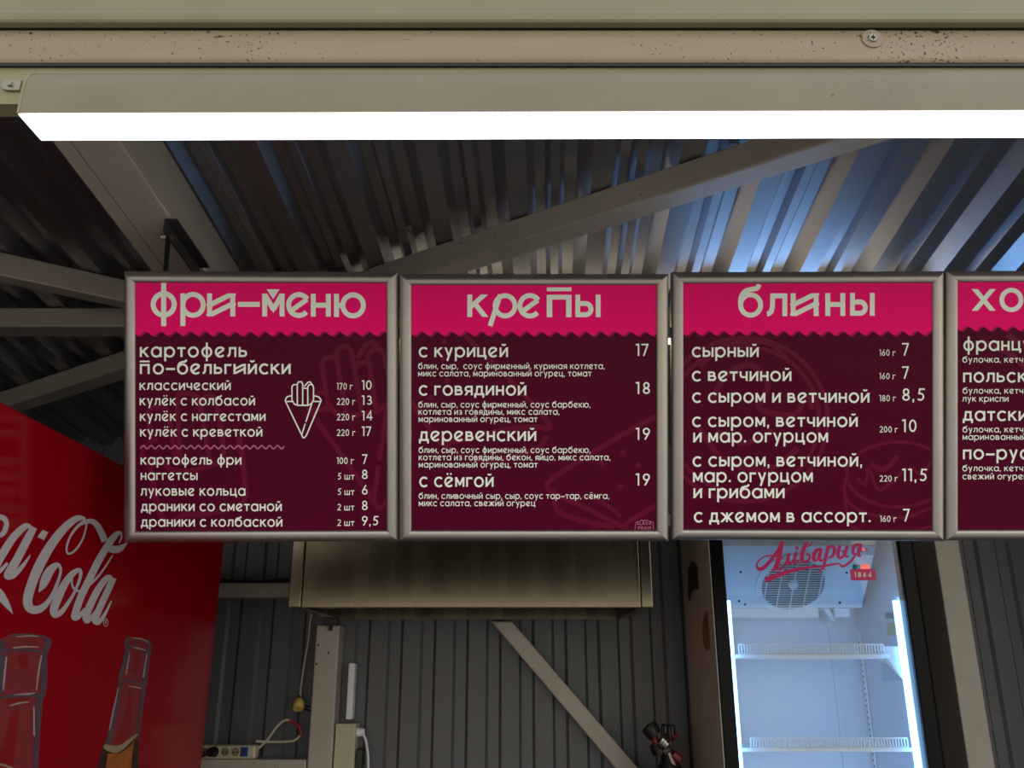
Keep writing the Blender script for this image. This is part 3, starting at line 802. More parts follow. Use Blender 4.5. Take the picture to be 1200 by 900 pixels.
script = [
    [(565, 158, 16), (520, 152, 38), (470, 178, 48), (405, 240, 56), (330, 340, 62), (262, 460, 66), (208, 590, 64), (182, 690, 62), (196, 745, 58), (245, 757, 52), (300, 725, 38), (348, 655, 26), (386, 560, 20), (400, 500, 18), (388, 464, 26), (362, 468, 42), (326, 505, 58), (300, 555, 60), (280, 600, 44), (255, 640, 4)],
    [(568, 160, 14), (568, 210, 12), (545, 290, 12), (505, 355, 13), (465, 386, 14), (442, 378, 13), (441, 335, 14), (468, 265, 15), (515, 205, 20), (562, 178, 28), (605, 174, 34), (640, 200, 40), (668, 250, 44), (692, 306, 46)],
    [(522, 490, 26), (475, 522, 40), (422, 595, 50), (377, 690, 56), (354, 760, 52), (366, 790, 42), (405, 770, 34), (450, 710, 24), (492, 640, 18), (524, 560, 20), (532, 512, 24), (518, 488, 26)],
    [(478, 535, 12), (474, 585, 13), (492, 622, 16), (525, 634, 14), (570, 608, 14)],
    [(800, 262, 12), (790, 246, 18), (758, 268, 40), (712, 330, 46), (652, 430, 48), (592, 550, 48), (534, 670, 48), (500, 770, 48), (492, 806, 44), (520, 800, 32), (560, 750, 18)],
    [(785, 318, 8), (799, 285, 11), (800, 255, 12)],
    [(742, 398, 10), (690, 480, 12), (640, 545, 14), (572, 612, 16)],
    [(720, 352, 44), (756, 360, 50), (796, 350, 40), (842, 311, 5)],
    [(738, 545, 16), (708, 545, 36), (655, 610, 44), (602, 710, 48), (568, 795, 48), (576, 828, 36), (620, 788, 26), (672, 705, 20), (720, 600, 16)],
    [(748, 546, 44), (706, 640, 44), (655, 750, 44), (628, 822, 46), (650, 838, 32), (690, 788, 22), (734, 700, 8)],
    [(224, 212, 48), (172, 310, 54), (112, 425, 56), (66, 505, 60), (52, 535, 48), (92, 528, 36), (150, 468, 26), (200, 397, 8)],
    [(205, 215, 20), (168, 206, 40), (95, 272, 50), (32, 365, 54), (-18, 450, 54), (-34, 500, 44), (0, 500, 30), (50, 448, 16)],
    [(-60, 190, 30), (-20, 150, 36), (22, 152, 36), (42, 185, 34), (32, 235, 34), (5, 265, 30), (-25, 262, 20)],
    [(-60, 590, 30), (-10, 650, 64), (30, 700, 48), (62, 748, 26), (85, 785, 2)],
]
polys = pen(script, 0, 580, 5.625)
polys.append([(x / 5.625, 580 + y / 5.625) for x, y in ((280, 230), (320, 245), (290, 298), (246, 278))])
polys += ribbon([(697 / 5.625 + 2.6 * math.cos(t * .5236), 580 + 841 / 5.625 + 4.6 * math.sin(t * .5236)) for t in range(12)], .7, True)
polys += text_polys('R', 122.9, 125, 731, 4, .16)
side_polys(polys, 'script_lettering', M['white'], .0008, cf)
pm = dict(gl=mat('bottle_print_red_glass', (116, 36, 40), .4), ed=mat('bottle_print_grey', (72, 60, 72), .4, vary=.2, vscale=60), hi=mat('bottle_print_light', (148, 130, 130), .4),
          br=mat('bottle_print_brown', (46, 18, 10), .4), am=mat('bottle_print_amber', (146, 76, 22), .4, vary=.3, vscale=50), fo=mat('bottle_print_foam', (134, 118, 96), .4, vary=.2, vscale=90), rd=mat('bottle_print_red', (122, 4, 18), .4))
def pl(pts): return [[(x / 5.295, 730 + y / 5.295) for x, y in pts]]
def pr_(st): return pen(st, 0, 730, 5.295)
# right bottle
bo = side_polys(pl([(800, 88), (870, 92), (930, 115), (946, 145), (940, 185), (930, 212), (918, 330), (912, 392), (903, 402), (884, 530), (868, 650), (860, 730), (858, 960), (585, 960), (612, 850), (655, 730), (690, 580), (718, 450), (733, 362), (732, 335), (752, 262), (776, 165), (772, 122)]), 'bottle_print', pm['gl'], .0006, cf)
for st in [[(842, 190, 24), (852, 240, 30), (838, 300, 16)], [(815, 420, 20), (800, 540, 34), (780, 660, 60), (740, 740, 70)]]: side_polys(pr_([st]), 'bottle_print_red_area', pm['rd'], .0009, bo)
for st in [[(800, 92, 22), (782, 122, 26), (792, 160, 26), (774, 240, 28), (746, 330, 24), (750, 365, 22), (735, 450, 24), (708, 580, 26), (676, 720, 30), (640, 790, 10)],
                [(905, 105, 24), (932, 140, 26), (918, 190, 26), (905, 300, 26), (896, 385, 24), (884, 480, 24), (868, 600, 22), (856, 720, 18)],
                [(780, 150, 12), (850, 158, 12), (930, 190, 12)], [(740, 352, 14), (820, 362, 16), (905, 390, 16)]]: side_polys(pr_([[(p[0], p[1], p[2] * .85) for p in st]]), 'bottle_print_edge', pm['ed'], .0011, bo)
for st in [[(828, 152, 8), (870, 160, 9), (905, 172, 6)], [(822, 92, 7), (880, 100, 7), (920, 122, 5)], [(805, 180, 6), (792, 260, 8), (782, 320, 6)], [(912, 190, 8), (888, 340, 10)], [(795, 390, 5), (850, 400, 7), (880, 405, 4)], [(735, 400, 6), (700, 560, 10), (680, 660, 8)]]: side_polys(pr_([st]), 'bottle_print_highlight', pm['hi'], .0013, bo)
side_polys(pl([(640, 770), (690, 800), (740, 800), (800, 755), (862, 705), (858, 960), (585, 960)]), 'bottle_print_drink', pm['br'], .0009, bo)
side_polys(pl([(670, 810), (740, 812), (800, 770), (832, 735), (820, 820), (812, 960), (650, 960)]), 'bottle_print_amber', pm['am'], .0011, bo)
side_polys(pr_([[(645, 760, 24), (680, 778, 40), (720, 785, 44), (765, 765, 30), (810, 725, 20), (855, 690, 10)]]), 'bottle_print_foam', pm['fo'], .0014, bo)
# left bottle
bo = side_polys(pl([(-60, 130), (10, 95), (60, 75), (180, 70), (270, 78), (310, 92), (322, 120), (308, 165), (292, 200), (296, 330), (286, 440), (268, 470), (255, 600), (242, 800), (236, 960), (-80, 960), (-80, 500)]), 'bottle_print', pm['gl'], .0006, cf)
for st in [[(150, 195, 50), (148, 245, 60), (150, 290, 30)], [(95, 550, 40), (75, 680, 60), (50, 800, 90), (20, 930, 110)], [(30, 488, 14), (120, 478, 14), (180, 470, 10)]]: side_polys(pr_([st]), 'bottle_print_red_area', pm['rd'], .0009, bo)
for st in [[(20, 110, 40), (15, 140, 44), (25, 180, 26)], [(285, 95, 40), (300, 125, 44), (285, 170, 36), (272, 240, 36), (272, 340, 40), (264, 430, 36), (244, 490, 44), (240, 600, 36), (228, 740, 32), (222, 930, 26)],
                [(0, 185, 18), (60, 170, 16), (160, 168, 14), (290, 180, 20)], [(0, 465, 16), (60, 455, 20), (160, 455, 16), (275, 452, 24)], [(15, 200, 40), (10, 330, 36), (5, 440, 30)], [(60, 76, 10), (170, 72, 10), (280, 84, 14)]]: side_polys(pr_([[(p[0], p[1], p[2] * .85) for p in st]]), 'bottle_print_edge', pm['ed'], .0011, bo)
for st in [[(80, 155, 8), (160, 148, 10), (240, 150, 6)], [(100, 86, 5), (180, 80, 8), (240, 86, 5)], [(40, 210, 10), (28, 320, 14), (20, 420, 8)], [(258, 200, 10), (240, 300, 12), (226, 420, 6)], [(90, 445, 4), (180, 440, 12), (218, 434, 4)], [(60, 515, 6), (120, 498, 10), (180, 490, 5)], [(210, 520, 10), (212, 700, 12)]]: side_polys(pr_([st]), 'bottle_print_highlight', pm['hi'], .0013, bo)
side_polys(pr_([[(-40, 880, 20), (10, 880, 14), (70, 900, 14), (110, 930, 14)]]), 'bottle_print_foam', pm['fo'], .0014, bo)

# ------------------------------------------------------------------ extractor hood on the rear wall
HY = 2.5
hz = zy(712, HY)
hl, hr = at_y(337, 712, HY).x, at_y(765.5, 712, HY).x
HT = 2.12
hood = thing('extractor_hood', 'wide stainless steel extractor hood on the rear wall below the boards', 'hood', ((hl + hr) / 2, (HY + 3.1) / 2, hz))
yb = 3.10
bm = NB(); bx(bm, hl + .038, hr - .034, HY, HY + .012, hz, HT); obj('front_panel', bm, M['steel'], hood, bevel=.002)
for xa, xb in ((hl, hl + .0365), (hr - .0325, hr)):
    bm = NB(); bx(bm, xa, xb, HY - .002, yb, hz, HT)
    obj('side_panel', bm, M['steel'], hood, bevel=.003)
bm = NB(); bx(bm, hl + .037, hr - .033, yb - .012, yb, hz, HT); obj('back_panel', bm, M['steel'], hood)
bm = NB(); bx(bm, hl, hr, HY, yb, HT, HT + .012); obj('top_panel', bm, M['steel'], hood)
bm = NB(); bx(bm, hl + .037, hr - .033, HY + .012, yb - .012, hz + .09, hz + .10); obj('filter', bm, M['dark'], hood)
bm = NB(); bx(bm, hl + .037, hr - .033, HY + .012, HY + .03, hz, hz + .012); obj('front_lip', bm, M['steel'], hood)

# ------------------------------------------------------------------ wall frame, rails and posts
def wallbar(name, label, x0, x1, z0, z1, y0=3.09, y1=3.197, cat='post'):
    bm = NB(); bx(bm, x0, x1, y0, y1, z0, z1)
    return tag(obj(name, bm, M['beam'], bevel=.004), label, cat)
lpx0, lpx1 = at_y(371, 723, 3.09).x, at_y(398, 723, 3.09).x
post = wallbar('wall_post', 'beige steel post standing below the left end of the hood', lpx0, lpx1, 0, hz - .02, 3.10, 3.197)
bm = NB()
for px, py in ((373, 756), (385, 765), (371, 778)):
    p = at_y(px, py, 3.10); cyl(bm, p + Vector((0, -.002, 0)), p + Vector((0, .002, 0)), .0035, None, 10)
obj('screw_holes', bm, M['dark'], post)
p = at_y(388, 735, 3.10)
bm = NB(); bx(bm, p.x - .006, p.x + .006, 3.086, 3.10, p.z - .012, p.z + .012); obj('bolt', bm, M['blacksteel'], post)
wallbar('wall_rail', 'short level rail between the red fridge and the hood', -1.75, hl - .03, zy(700, 3.11), zy(683, 3.11), 3.11, 3.197, 'rail')
lz = zy(890, 3.10)
lr = wallbar('wall_rail', 'low rail carrying the power strip, left of the beige post', -1.75, lpx0 - .004, lz - .08, lz, 3.10, 3.197, 'rail')
wallbar('wall_post', 'beige steel post on the rear wall right of the glass door fridge', at_y(1095, 636, 3.03).x, at_y(1124, 636, 3.03).x, 0, roof_z(3.03) - .01, 3.03, 3.197)
a0, a1 = at_y(576, 729, 3.12), at_y(601, 729, 3.12)
c0, c1 = at_y(721, 900, 3.12), at_y(748, 900, 3.12)
def ext(a, c, z): return a + (c - a) * ((z - a.z) / (c.z - a.z))
bm = NB(); e0, e1 = ext(a0, c0, .55), ext(a1, c1, .55); yv = Vector((0, .07, 0))
t0, t1 = ext(a0, c0, hz - .005), ext(a1, c1, hz - .005)
hexa(bm, [e0, e1, e1 + yv, e0 + yv, t0, t1, t1 + yv, t0 + yv])
tag(obj('wall_brace', bm, M['beam'], bevel=.004), 'beige diagonal brace on the rear wall, running down right from under the hood', 'beam')

kz = zy(683, 3.11)
bm = NB(); tube(bm, [Vector(q) for q in smooth_pts([(-1.2, 3.13, kz + .006), (-1.05, 3.125, kz + .010), (-.9, 3.13, kz + .006), (-.78, 3.128, kz + .013), (hl - .03, 3.13, kz + .006)], 6)], .005, 8)
tag(obj('cable', bm, M['blackplastic'], smooth=True), 'black cable lying along the short level rail beside the hood', 'cable')
# ------------------------------------------------------------------ electrical bits on the rear wall
pz = lz
ps = thing('power_strip', 'cream power strip with a blue switch lying on the low rail', 'power strip', (at_y(272, 890, 3.12).x, 3.12, pz))
xa, xb = at_y(232, 882, 3.11).x, at_y(300, 882, 3.11).x
zt = zy(873, 3.11)
bm = NB(); bx(bm, xa, xb, 3.105, 3.15, pz, zt); obj('case', bm, M['creamplastic'], ps, bevel=.008)
for px in (238, 252, 264, 276):
    p = at_y(px, 881, 3.105)
    bm = NB(); cyl(bm, p + Vector((0, .002, 0)), p + Vector((0, -.003, 0)), .0185, .0175, 22); so = obj('socket', bm, M['creamplastic'], ps)
    bm = NB(); cyl(bm, p + Vector((0, -.0025, 0)), p + Vector((0, -.0034, 0)), .0135, None, 18)
    obj('socket_well', bm, mat('socket_shade', (120, 112, 88), .6), so)
    bm = NB()
    for s_ in (-1, 1): cyl(bm, p + Vector((s_ * .006, -.003, -.002)), p + Vector((s_ * .006, -.0042, -.002)), .0026, None, 8)
    obj('pin_holes', bm, M['dark'], so)
p = at_y(286.5, 881, 3.105)
bm = NB(); bx(bm, p.x - .012, p.x + .012, p.y - .005, p.y, p.z - .014, p.z + .014)
sw = obj('switch', bm, mat('blue_switch', (20, 60, 130), .35), ps, bevel=.001)
bm = NB()
for s_ in (-1, 1):
    tube(bm, [(p.x - s_ * .004, p.y - .0055, p.z - .005), (p.x + s_ * .004, p.y - .0055, p.z + .005)], .0012, 6)
obj('switch_mark', bm, M['redplastic'], sw)
pts = [at_y(x, y, 3.13) for x, y in ((299, 880), (304, 876), (312, 868), (320, 860), (330, 844.5), (338, 843.5), (348, 847), (353, 855), (350, 864), (342, 868.5), (320, 869.5), (308, 868.7))]
pts = [at_y(x, y, 3.135) for x, y in ((299, 880), (306, 874), (314, 866), (324, 852), (334, 844), (343, 846), (351, 853), (352, 860), (346, 867), (336, 869), (320, 869.5), (300, 868.5))]
pts = [Vector((v.x, v.y, max(v.z, pz + .004))) for v in pts]
bm = NB(); tube(bm, [Vector(q) for q in smooth_pts([tuple(v) for v in pts], 5)], .0042, 8); cord = obj('cord', bm, M['creamplastic'], ps, smooth=True)
bm = NB(); tube(bm, [Vector(q) for q in smooth_pts([tuple(v) for v in pts[4:9]], 5)][3:17], .0050, 8)
obj('red_tape', bm, mat('red_insulating_tape', (150, 20, 24), .5), cord, smooth=True)
# black plug in the strip
p = at_y(251, 881, 3.1)
pg = thing('power_plug', 'black plug pushed into the power strip beside the red fridge', 'plug', p)
bm = NB(); cyl(bm, p, p + Vector((-.004, -.03, 0)), .017, .013, 18); obj('plug_body', bm, M['blackplastic'], pg, smooth=True)
bm = NB(); tube(bm, [Vector(q) for q in smooth_pts([tuple(p + Vector(v)) for v in ((-.004, -.028, 0), (-.03, -.035, -.012), (-.08, -.03, -.03), (-.16, -.02, -.05))], 5)], .004, 8); obj('cord', bm, M['blackplastic'], pg, smooth=True)
# yellow plug on a hanging cord
ph = thing('hanging_plug', 'yellowed plug hanging on a thin cord left of the post', 'plug', at_y(352, 827, 3.15))
pc = [at_y(x, y, 3.15) for x, y in ((369, 700), (364, 725), (361, 752), (356, 780), (352.5, 805), (352, 819))]
bm = NB(); tube(bm, [Vector(q) for q in smooth_pts([tuple(v) for v in pc], 5)], .0032, 8); obj('cord', bm, M['creamplastic'], ph, smooth=True)
bm = NB(); cyl(bm, at_y(352, 819, 3.15), at_y(351.5, 815, 3.15), .005, .0035, 10); obj('strain_relief', bm, M['blackplastic'], ph)
a = at_y(351, 819, 3.15); b_ = at_y(349, 831, 3.13)
bm = NB(); tube(bm, [a, a + (b_ - a) * .3, a + (b_ - a) * .75, b_], .018, 18, [.010, .019, .021, .018]); obj('plug_body', bm, M['yellowplug'], ph, smooth=True)
bm = NB()
for dz in (-.005, .006):
    q = at_y(357, 829, 3.13) + Vector((0, 0, dz)); bm = NB(); cyl(bm, q, q + Vector((.020, -.004, -.004)), .0022, None, 8); obj('pin', bm, M['chrome'], ph)
# conduit, box and cable right of the post
bm = NB()
A_, B_ = at_y(416, 777, 3.16), at_y(409, 843, 3.16)
bx(bm, B_.x - .010, B_.x + .012, 3.15, 3.196, B_.z, A_.z)
tag(obj('cable_duct', bm, M['whiteplastic'], bevel=.003), 'short white cable duct on the wall just right of the post', 'cable duct')
jb = thing('socket_box', 'cream socket box beside the post with a white plug', 'socket box', at_y(408, 880, 3.14))
x0_, x1_ = lpx1 + .003, at_y(416, 870, 3.12).x
bm = NB(); bx(bm, x0_, x1_, 3.12, 3.196, zy(905, 3.12), zy(848, 3.12)); obj('box', bm, M['creamplastic'], jb, bevel=.003)
q = Vector((x1_, 3.15, zy(858, 3.15)))
bm = NB(); cyl(bm, q, q + Vector((.026, 0, 0)), .015, .012, 14); obj('plug', bm, M['whiteplastic'], jb)
bm = NB(); tube(bm, [Vector(t) for t in smooth_pts([tuple(q + Vector(v)) for v in ((.02, -.004, -.002), (.034, -.01, -.03), (.044, -.01, -.09), (.048, -.01, -.20))], 5)], .0042, 8); obj('cord', bm, M['whiteplastic'], jb, smooth=True)
bm = NB(); bx(bm, x1_ + .001, x1_ + .022, 3.14, 3.19, zy(905, 3.14), zy(878, 3.14)); obj('black_plug', bm, M['blackplastic'], jb, bevel=.003)

# ------------------------------------------------------------------ glass-door beer fridge
FY = 2.6
fx0 = at_y(831.5, 636, FY).x; fx1 = at_y(1069, 636, FY).x
gx0 = at_y(847.5, 640, FY).x; gx1 = at_y(1053, 640, FY).x
FB, FT = 3.05, 2.06
bf = thing('display_fridge', 'lit glass door display fridge with white shelves and magenta lettering on the glass', 'fridge', ((fx0 + fx1) / 2, (FY + FB) / 2, 0))
FD = FY + .045                                # door thickness
bm = NB(); bx(bm, fx0, fx0 + .035, FD + .002, FB, .06, FT); sp = obj('side_wall', bm, M['fridgeside'], bf, bevel=.003)
bm = NB(); bx(bm, fx1 - .035, fx1, FD + .002, FB, .06, FT); obj('side_wall', bm, M['fridgeblk'], bf, bevel=.003)
bm = NB()
bx(bm, fx0 + .035, fx1 - .035, FB - .04, FB, .06, FT); bx(bm, fx0 + .035, fx1 - .035, FD + .002, FB - .04, FT - .05, FT); bx(bm, fx0 + .035, fx1 - .035, FD + .002, FB - .04, .06, .20)
obj('liner', bm, M['fridgein'], bf)
bm = NB(); bx(bm, fx0 + .0352, fx0 + .040, FD + .003, FB - .04, .2, FT - .05); bx(bm, fx1 - .040, fx1 - .0352, FD + .003, FB - .04, .2, FT - .05)
obj('inner_side_panel', bm, M['fridgein'], bf)
xr = at_y(975, 760, FB - .041).x
bm = NB(); bx(bm, xr - .006, xr + .006, FB - .046, FB - .04, .2, 1.70); obj('back_channel', bm, M['fridgein'], bf)
bm = NB()
for xx in (fx0 + .06, fx1 - .06):
    for yy in (FY + .08, FB - .06):
        bm = NB(); cyl(bm, (xx, yy, 0), (xx, yy, .062), .02, None, 12); obj('foot', bm, M['blackplastic'], bf)
bm = NB()
bx(bm, fx0, gx0, FY, FD, .06, FT); bx(bm, gx1, fx1, FY, FD, .06, FT); bx(bm, gx0, gx1, FY, FD, FT - .12, FT); bx(bm, gx0, gx1, FY, FD, .06, .20)
door = obj('door_frame', bm, M['fridgeblk'], bf, bevel=.004)
bm = NB(); bx(bm, gx0 - .0, gx1 + .0, FY + .008, FY + .012, .20, FT - .12); gl = obj('door_glass', bm, M['glass'], door)
bm = NB(); bx(bm, fx0 - .003, fx0 + .004, FY + .006, FD + .03, .06, FT)
obj('edge_trim', bm, M['beam'], bf)
# light strips beside the opening
zled = zy(703, FY + .03)
for xa, xb in ((gx0 + .013, gx0 + .021), (gx1 - .0125, gx1 + .002)):
    bm = NB(); bx(bm, xa, xb, FD + .006, FD + .020, .25, zled); obj('light_strip', bm, M['led'], bf)
# evaporator box with fan
ev = []
zt, yt = zy(640, FY + .08), FY + .08
yb2 = FY + .25; zb2 = zy(712, yb2)
xl, xrr = fx0 + .042, at_y(1027, 640, yt).x
slope = Vector((0, yb2 - yt, zb2 - zt)); sl = slope.length; sn = slope.normalized(); nn = Vector((0, sn.z, -sn.y))   # outward normal, down and front
if nn.y > 0: nn = -nn
bm = NB(); prism(bm, [(yt, zt), (yb2, zb2), (FB - .042, zb2), (FB - .042, FT - .052), (yt - .0, FT - .052), (yt - .0, zt + .06)], xl, xrr)
evap = obj('cooling_unit', bm, M['whiteplastic'], bf, bevel=.003)
evn = Vector((0, (zb2 - zt), -(yb2 - yt))).normalized()
if evn.y > 0: evn = -evn
c = at_plane(929, 684, Vector((0, yt, zt)), evn)
u1 = Vector((1, 0, 0)); u2 = sn
def disc(bm, c, r0, r1, h0, h1, n=36):
    A = []
    for rr, hh in ((r0, h0), (r0, h1), (r1, h1), (r1, h0)):
        A.append([bm.verts.new(c + evn * hh + (u1 * math.cos(2 * math.pi * k / n) + u2 * math.sin(2 * math.pi * k / n)) * rr) for k in range(n)])
    for a, b in zip(A, A[1:] + A[:1]):
        for k in range(n): bm.faces.new((a[k], a[(k + 1) % n], b[(k + 1) % n], b[k]))
RF = .118
bm = NB(); cyl(bm, c + evn * .0005, c + evn * .002, RF * .88, None, 36); fan = obj('fan_opening', bm, M['grille'], evap)
bm = NB(); disc(bm, c, RF * .84, RF, .0, .007); obj('fan_ring', bm, M['whiteplastic'], fan)
bm = NB()
for i in range(-11, 12):
    y_ = i * RF * .078; hw = math.sqrt(max(0, (RF * .85) ** 2 - y_ ** 2))
    cyl(bm, c + u2 * y_ - u1 * hw + evn * .006, c + u2 * y_ + u1 * hw + evn * .006, .0022, None, 6)
for i in (-2, -1, 0, 1, 2):
    x_ = i * RF * .36; hw = math.sqrt(max(0, (RF * .85) ** 2 - x_ ** 2))
    cyl(bm, c + u1 * x_ - u2 * hw + evn * .009, c + u1 * x_ + u2 * hw + evn * .009, .0024, None, 6)
obj('fan_grille', bm, M['whiteplastic'], fan)
bm = NB(); cyl(bm, c + evn * .004, c + evn * .013, .0165, .013, 20); obj('fan_hub', bm, M['whiteplastic'], fan)
def evp(px, py, h=0): return at_plane(px, py, Vector((0, yt, zt)) + evn * h, evn)
bm = NB()
for px, py in ((868, 670), (873, 712 - 4), (992, 671), (984, 706), (866, 704), (899, 697), (968, 666)):
    p = evp(px, py); bm = NB(); cyl(bm, p, p + evn * .003, .0035, None, 8); obj('screw', bm, M['blacksteel'], evap)
def evbox(name, x0, y0_, x1, y1_, h, material, parent):
    q = [evp(x0, y1_), evp(x1, y1_), evp(x1, y0_), evp(x0, y0_)]
    bm = NB(); prism_dir(bm, q, evn * h); return obj(name, bm, material, parent)
dp = evbox('control_panel', 998, 638.5, 1025, 649.5, .004, mat('control_panel_blue_grey', (120, 150, 186), .4), evap)
scn = evbox('display', 1005.5, 641.5, 1018, 646, .005, mat('display_black', (28, 8, 14), .3), dp)
bm = NB()
pts = [evp(x, y, .0056) for x, y in ((1011.5, 642.2), (1010.3, 644.2), (1013.3, 644.2))]
tube(bm, pts, .0012, 6); tube(bm, [evp(1012.6, 642.4, .0056), evp(1012.6, 645.4, .0056)], .0012, 6)
obj('display_digit', bm, mat('red_digit', (255, 30, 40), .4, emit=1.5), scn)
evbox('green_switch', 999.5, 662, 1007.5, 667.5, .006, mat('green_switch', (20, 130, 110), .3), evap)
evbox('red_switch', 1009.5, 662, 1017.5, 667.5, .006, mat('red_lit_switch', (255, 70, 30), .3, emit=1.2), evap)
# drip tray, hose
bm = NB(); yq = yb2 + .01
p0, p1 = at_y(840, 713, yq), at_y(960, 723.5, yq)
bx(bm, xl, p1.x, yq, FB - .043, p1.z, zb2 - .0005)
p0 = at_y(978, 713, yq); p1 = at_y(997, 723, yq)
bx(bm, p0.x, p1.x, yq, FB - .043, p1.z, zb2 - .0005)
obj('drip_tray', bm, M['whiteplastic'], bf, bevel=.002)
hs = [at_y(966, 712, yq + .01), at_y(971, 718, yq + .02), at_y(976, 725, yq + .05), at_y(983, 727, FB - .05)]
bm = NB(); tube(bm, [Vector(t) for t in smooth_pts([tuple(v) for v in hs], 5)], .0085, 10); obj('drain_hose', bm, M['whiteplastic'], bf, smooth=True)
# shelf standards with slots
bm = NB(); p = at_y(1005, 760, FB - .05)
sx_ = fx1 - .046
bx(bm, sx_, sx_ + .004, FB - .075, FB - .055, .2, 1.62); st_ = obj('shelf_standard', bm, M['whiteplastic'], bf)
bm = NB()
zz = .9
while zz < 1.6: bx(bm, sx_ - .001, sx_ + .001, FB - .068, FB - .062, zz, zz + .006); zz += .018
obj('standard_slots', bm, M['blacksteel'], st_)
# shelves with comb-like front rails
YS = FD + .035
def shelf(py_top, py_base, xpl, xpr, nb, label_z=None):
    z0 = zy(py_base, YS); z1 = zy(py_top, YS)
    x0, x1 = at_y(xpl, py_base, YS).x, at_y(xpr, py_base, YS).x
    bm = NB()
    bx(bm, fx0 + .046, fx1 - .048, YS, YS + .012, z0 - .010, z0)
    n = 26
    for i in range(n):
        xx = fx0 + .05 + (fx1 - fx0 - .104) * i / (n - 1)
        cyl(bm, (xx, YS + .01, z0 - .004), (xx, FB - .08, z0 - .004), .002, None, 6)
    for yy in (YS + .1, YS + .2, FB - .082): bx(bm, fx0 + .046, fx1 - .048, yy, yy + .006, z0 - .011, z0 - .006)
    sh = obj('shelf', bm, M['whiteplastic'], bf)
    bm = NB()
    bx(bm, x0, x1, YS - .003, YS - .0005, z1 - .004, z1); bx(bm, x0, x1, YS - .003, YS - .0005, z0 - .002, z0 + .003)
    for i in range(nb + 1):
        xx = x0 + (x1 - x0) * i / nb
        bx(bm, xx - .0016, xx + .0016, YS - .003, YS - .0008, z0, z1 - .003)
    obj('front_rail', bm, M['whiteplastic'], sh)
    return sh
sh1 = shelf(754.5, 767, 866, 1036, 50)
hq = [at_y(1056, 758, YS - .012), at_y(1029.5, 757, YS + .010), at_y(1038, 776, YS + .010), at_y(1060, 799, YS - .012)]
bm = NB(); prism_dir(bm, hq, (.0012, .002, 0)); obj('label_holder_glare', bm, M['whiteplastic'], sh1)  # white label holder, angled and shaped to carry the light strip's glare
shelf(864, 876.5, 880, 1064, 54)
# stickers and a painted glare patch on the inside of the right wall
def insticker(name, x0, y0_, x1, y1_, material):
    X = fx1 - .041
    q = [at_x(a_, b_, X) for a_, b_ in ((x0, y1_), (x1, y1_), (x1, y0_), (x0, y0_))]
    bm = NB(); prism_dir(bm, q, (-.0008, 0, 0)); return obj(name, bm, material, bf)
insticker('grey_sticker', 1038, 718, 1047, 725, mat('sticker_grey', (96, 110, 126), .5))
insticker('yellow_sticker', 1040, 730, 1050, 745, mat('sticker_yellow', (190, 176, 130), .5))
insticker('glare_patch', 1029, 757, 1058, 775, mat('glare_white', (244, 246, 250), .5))  # white sheet painting the glare of the light strip
insticker('info_sheet', 1034, 777, 1060, 798, mat('paper_blue_grey', (176, 196, 216), .5))
# unseen lit canopy above the door, added for blue light on the roof
bm = NB(); bx(bm, gx0 + .004, gx1 - .004, FY - .004, FY + .002, FT - .105, FT - .015)
obj('added_lit_header', bm, mat('added_lit_header', (128, 190, 255), .4, emit=ADDED_HEADER_E), door)
# print on the glass
def glass_polys(polys, name, material, off):
    bm = NB()
    for qi, q in enumerate(polys):
        if len(q) < 3: continue
        vs = [bm.verts.new(at_y(px, py, FY + .008 - off - 4e-6 * (qi % 50))) for px, py in q]
        try: bm.faces.new(vs)
        except ValueError: pass
    for f in bm.faces:
        f.normal_update()
        if f.normal.y > 0: f.normal_flip()
    o = bpy.data.objects.new(name, bpy.data.meshes.new(name)); bm.transform(bf.matrix_basis.inverted()); bm.to_mesh(o.data); bm.free()
    o.data.materials.append(material); COL.objects.link(o); o.parent = gl; return o
beer = [
    [(330, 36, 20), (288, 110, 26), (232, 190, 34), (180, 246, 42), (138, 260, 36), (118, 232, 18), (132, 195, 14), (178, 160, 14), (235, 148, 16), (300, 160, 20), (338, 178, 12)],
    [(328, 30, 44), (312, 110, 50), (296, 190, 50), (272, 252, 44), (240, 272, 10)], [(285, 258, 26), (318, 262, 22), (345, 232, 18), (372, 180, 16)],
    [(385, 130, 30), (376, 195, 38), (392, 215, 26), (420, 190, 18), (440, 130, 28), (428, 200, 34), (445, 212, 22), (470, 180, 14)],
    [(438, 84, 30), (466, 86, 30)],
    [(530, 36, 34), (502, 110, 40), (492, 175, 38), (515, 203, 28), (548, 185, 28), (556, 150, 24), (528, 132, 10)], [(530, 80, 14), (560, 62, 14), (578, 34, 12)],
    [(648, 92, 24), (608, 110, 38), (588, 165, 38), (605, 192, 26), (640, 160, 18)], [(655, 88, 30), (636, 165, 36), (650, 192, 24), (672, 178, 10)],
    [(712, 66, 32), (692, 150, 36), (670, 240, 30), (632, 288, 8)], [(706, 92, 14), (745, 72, 30), (762, 105, 36), (742, 155, 28), (706, 168, 12)],
    [(806, 66, 32), (790, 140, 34), (810, 170, 26), (838, 145, 24), (832, 112, 14), (808, 110, 8)], [(868, 66, 30), (850, 140, 34), (866, 160, 20), (884, 148, 8)],
    [(985, 56, 22), (938, 64, 36), (914, 105, 34), (930, 138, 22), (965, 128, 14)], [(980, 54, 36), (960, 140, 36), (985, 152, 14)],
    [(938, 140, 22), (892, 200, 26), (832, 238, 26), (798, 216, 18), (745, 222, 22), (670, 236, 26)],
    [(190, 352, 52), (330, 298, 46), (450, 264, 36), (560, 246, 24), (672, 236, 20)], [(660, 240, 18), (690, 270, 6)],
]
glass_polys(pen([[(p[0], p[1], p[2] * .82) for p in st] for st in beer], 870, 630, 7.059), 'brand_lettering', M['logo'], .0008)
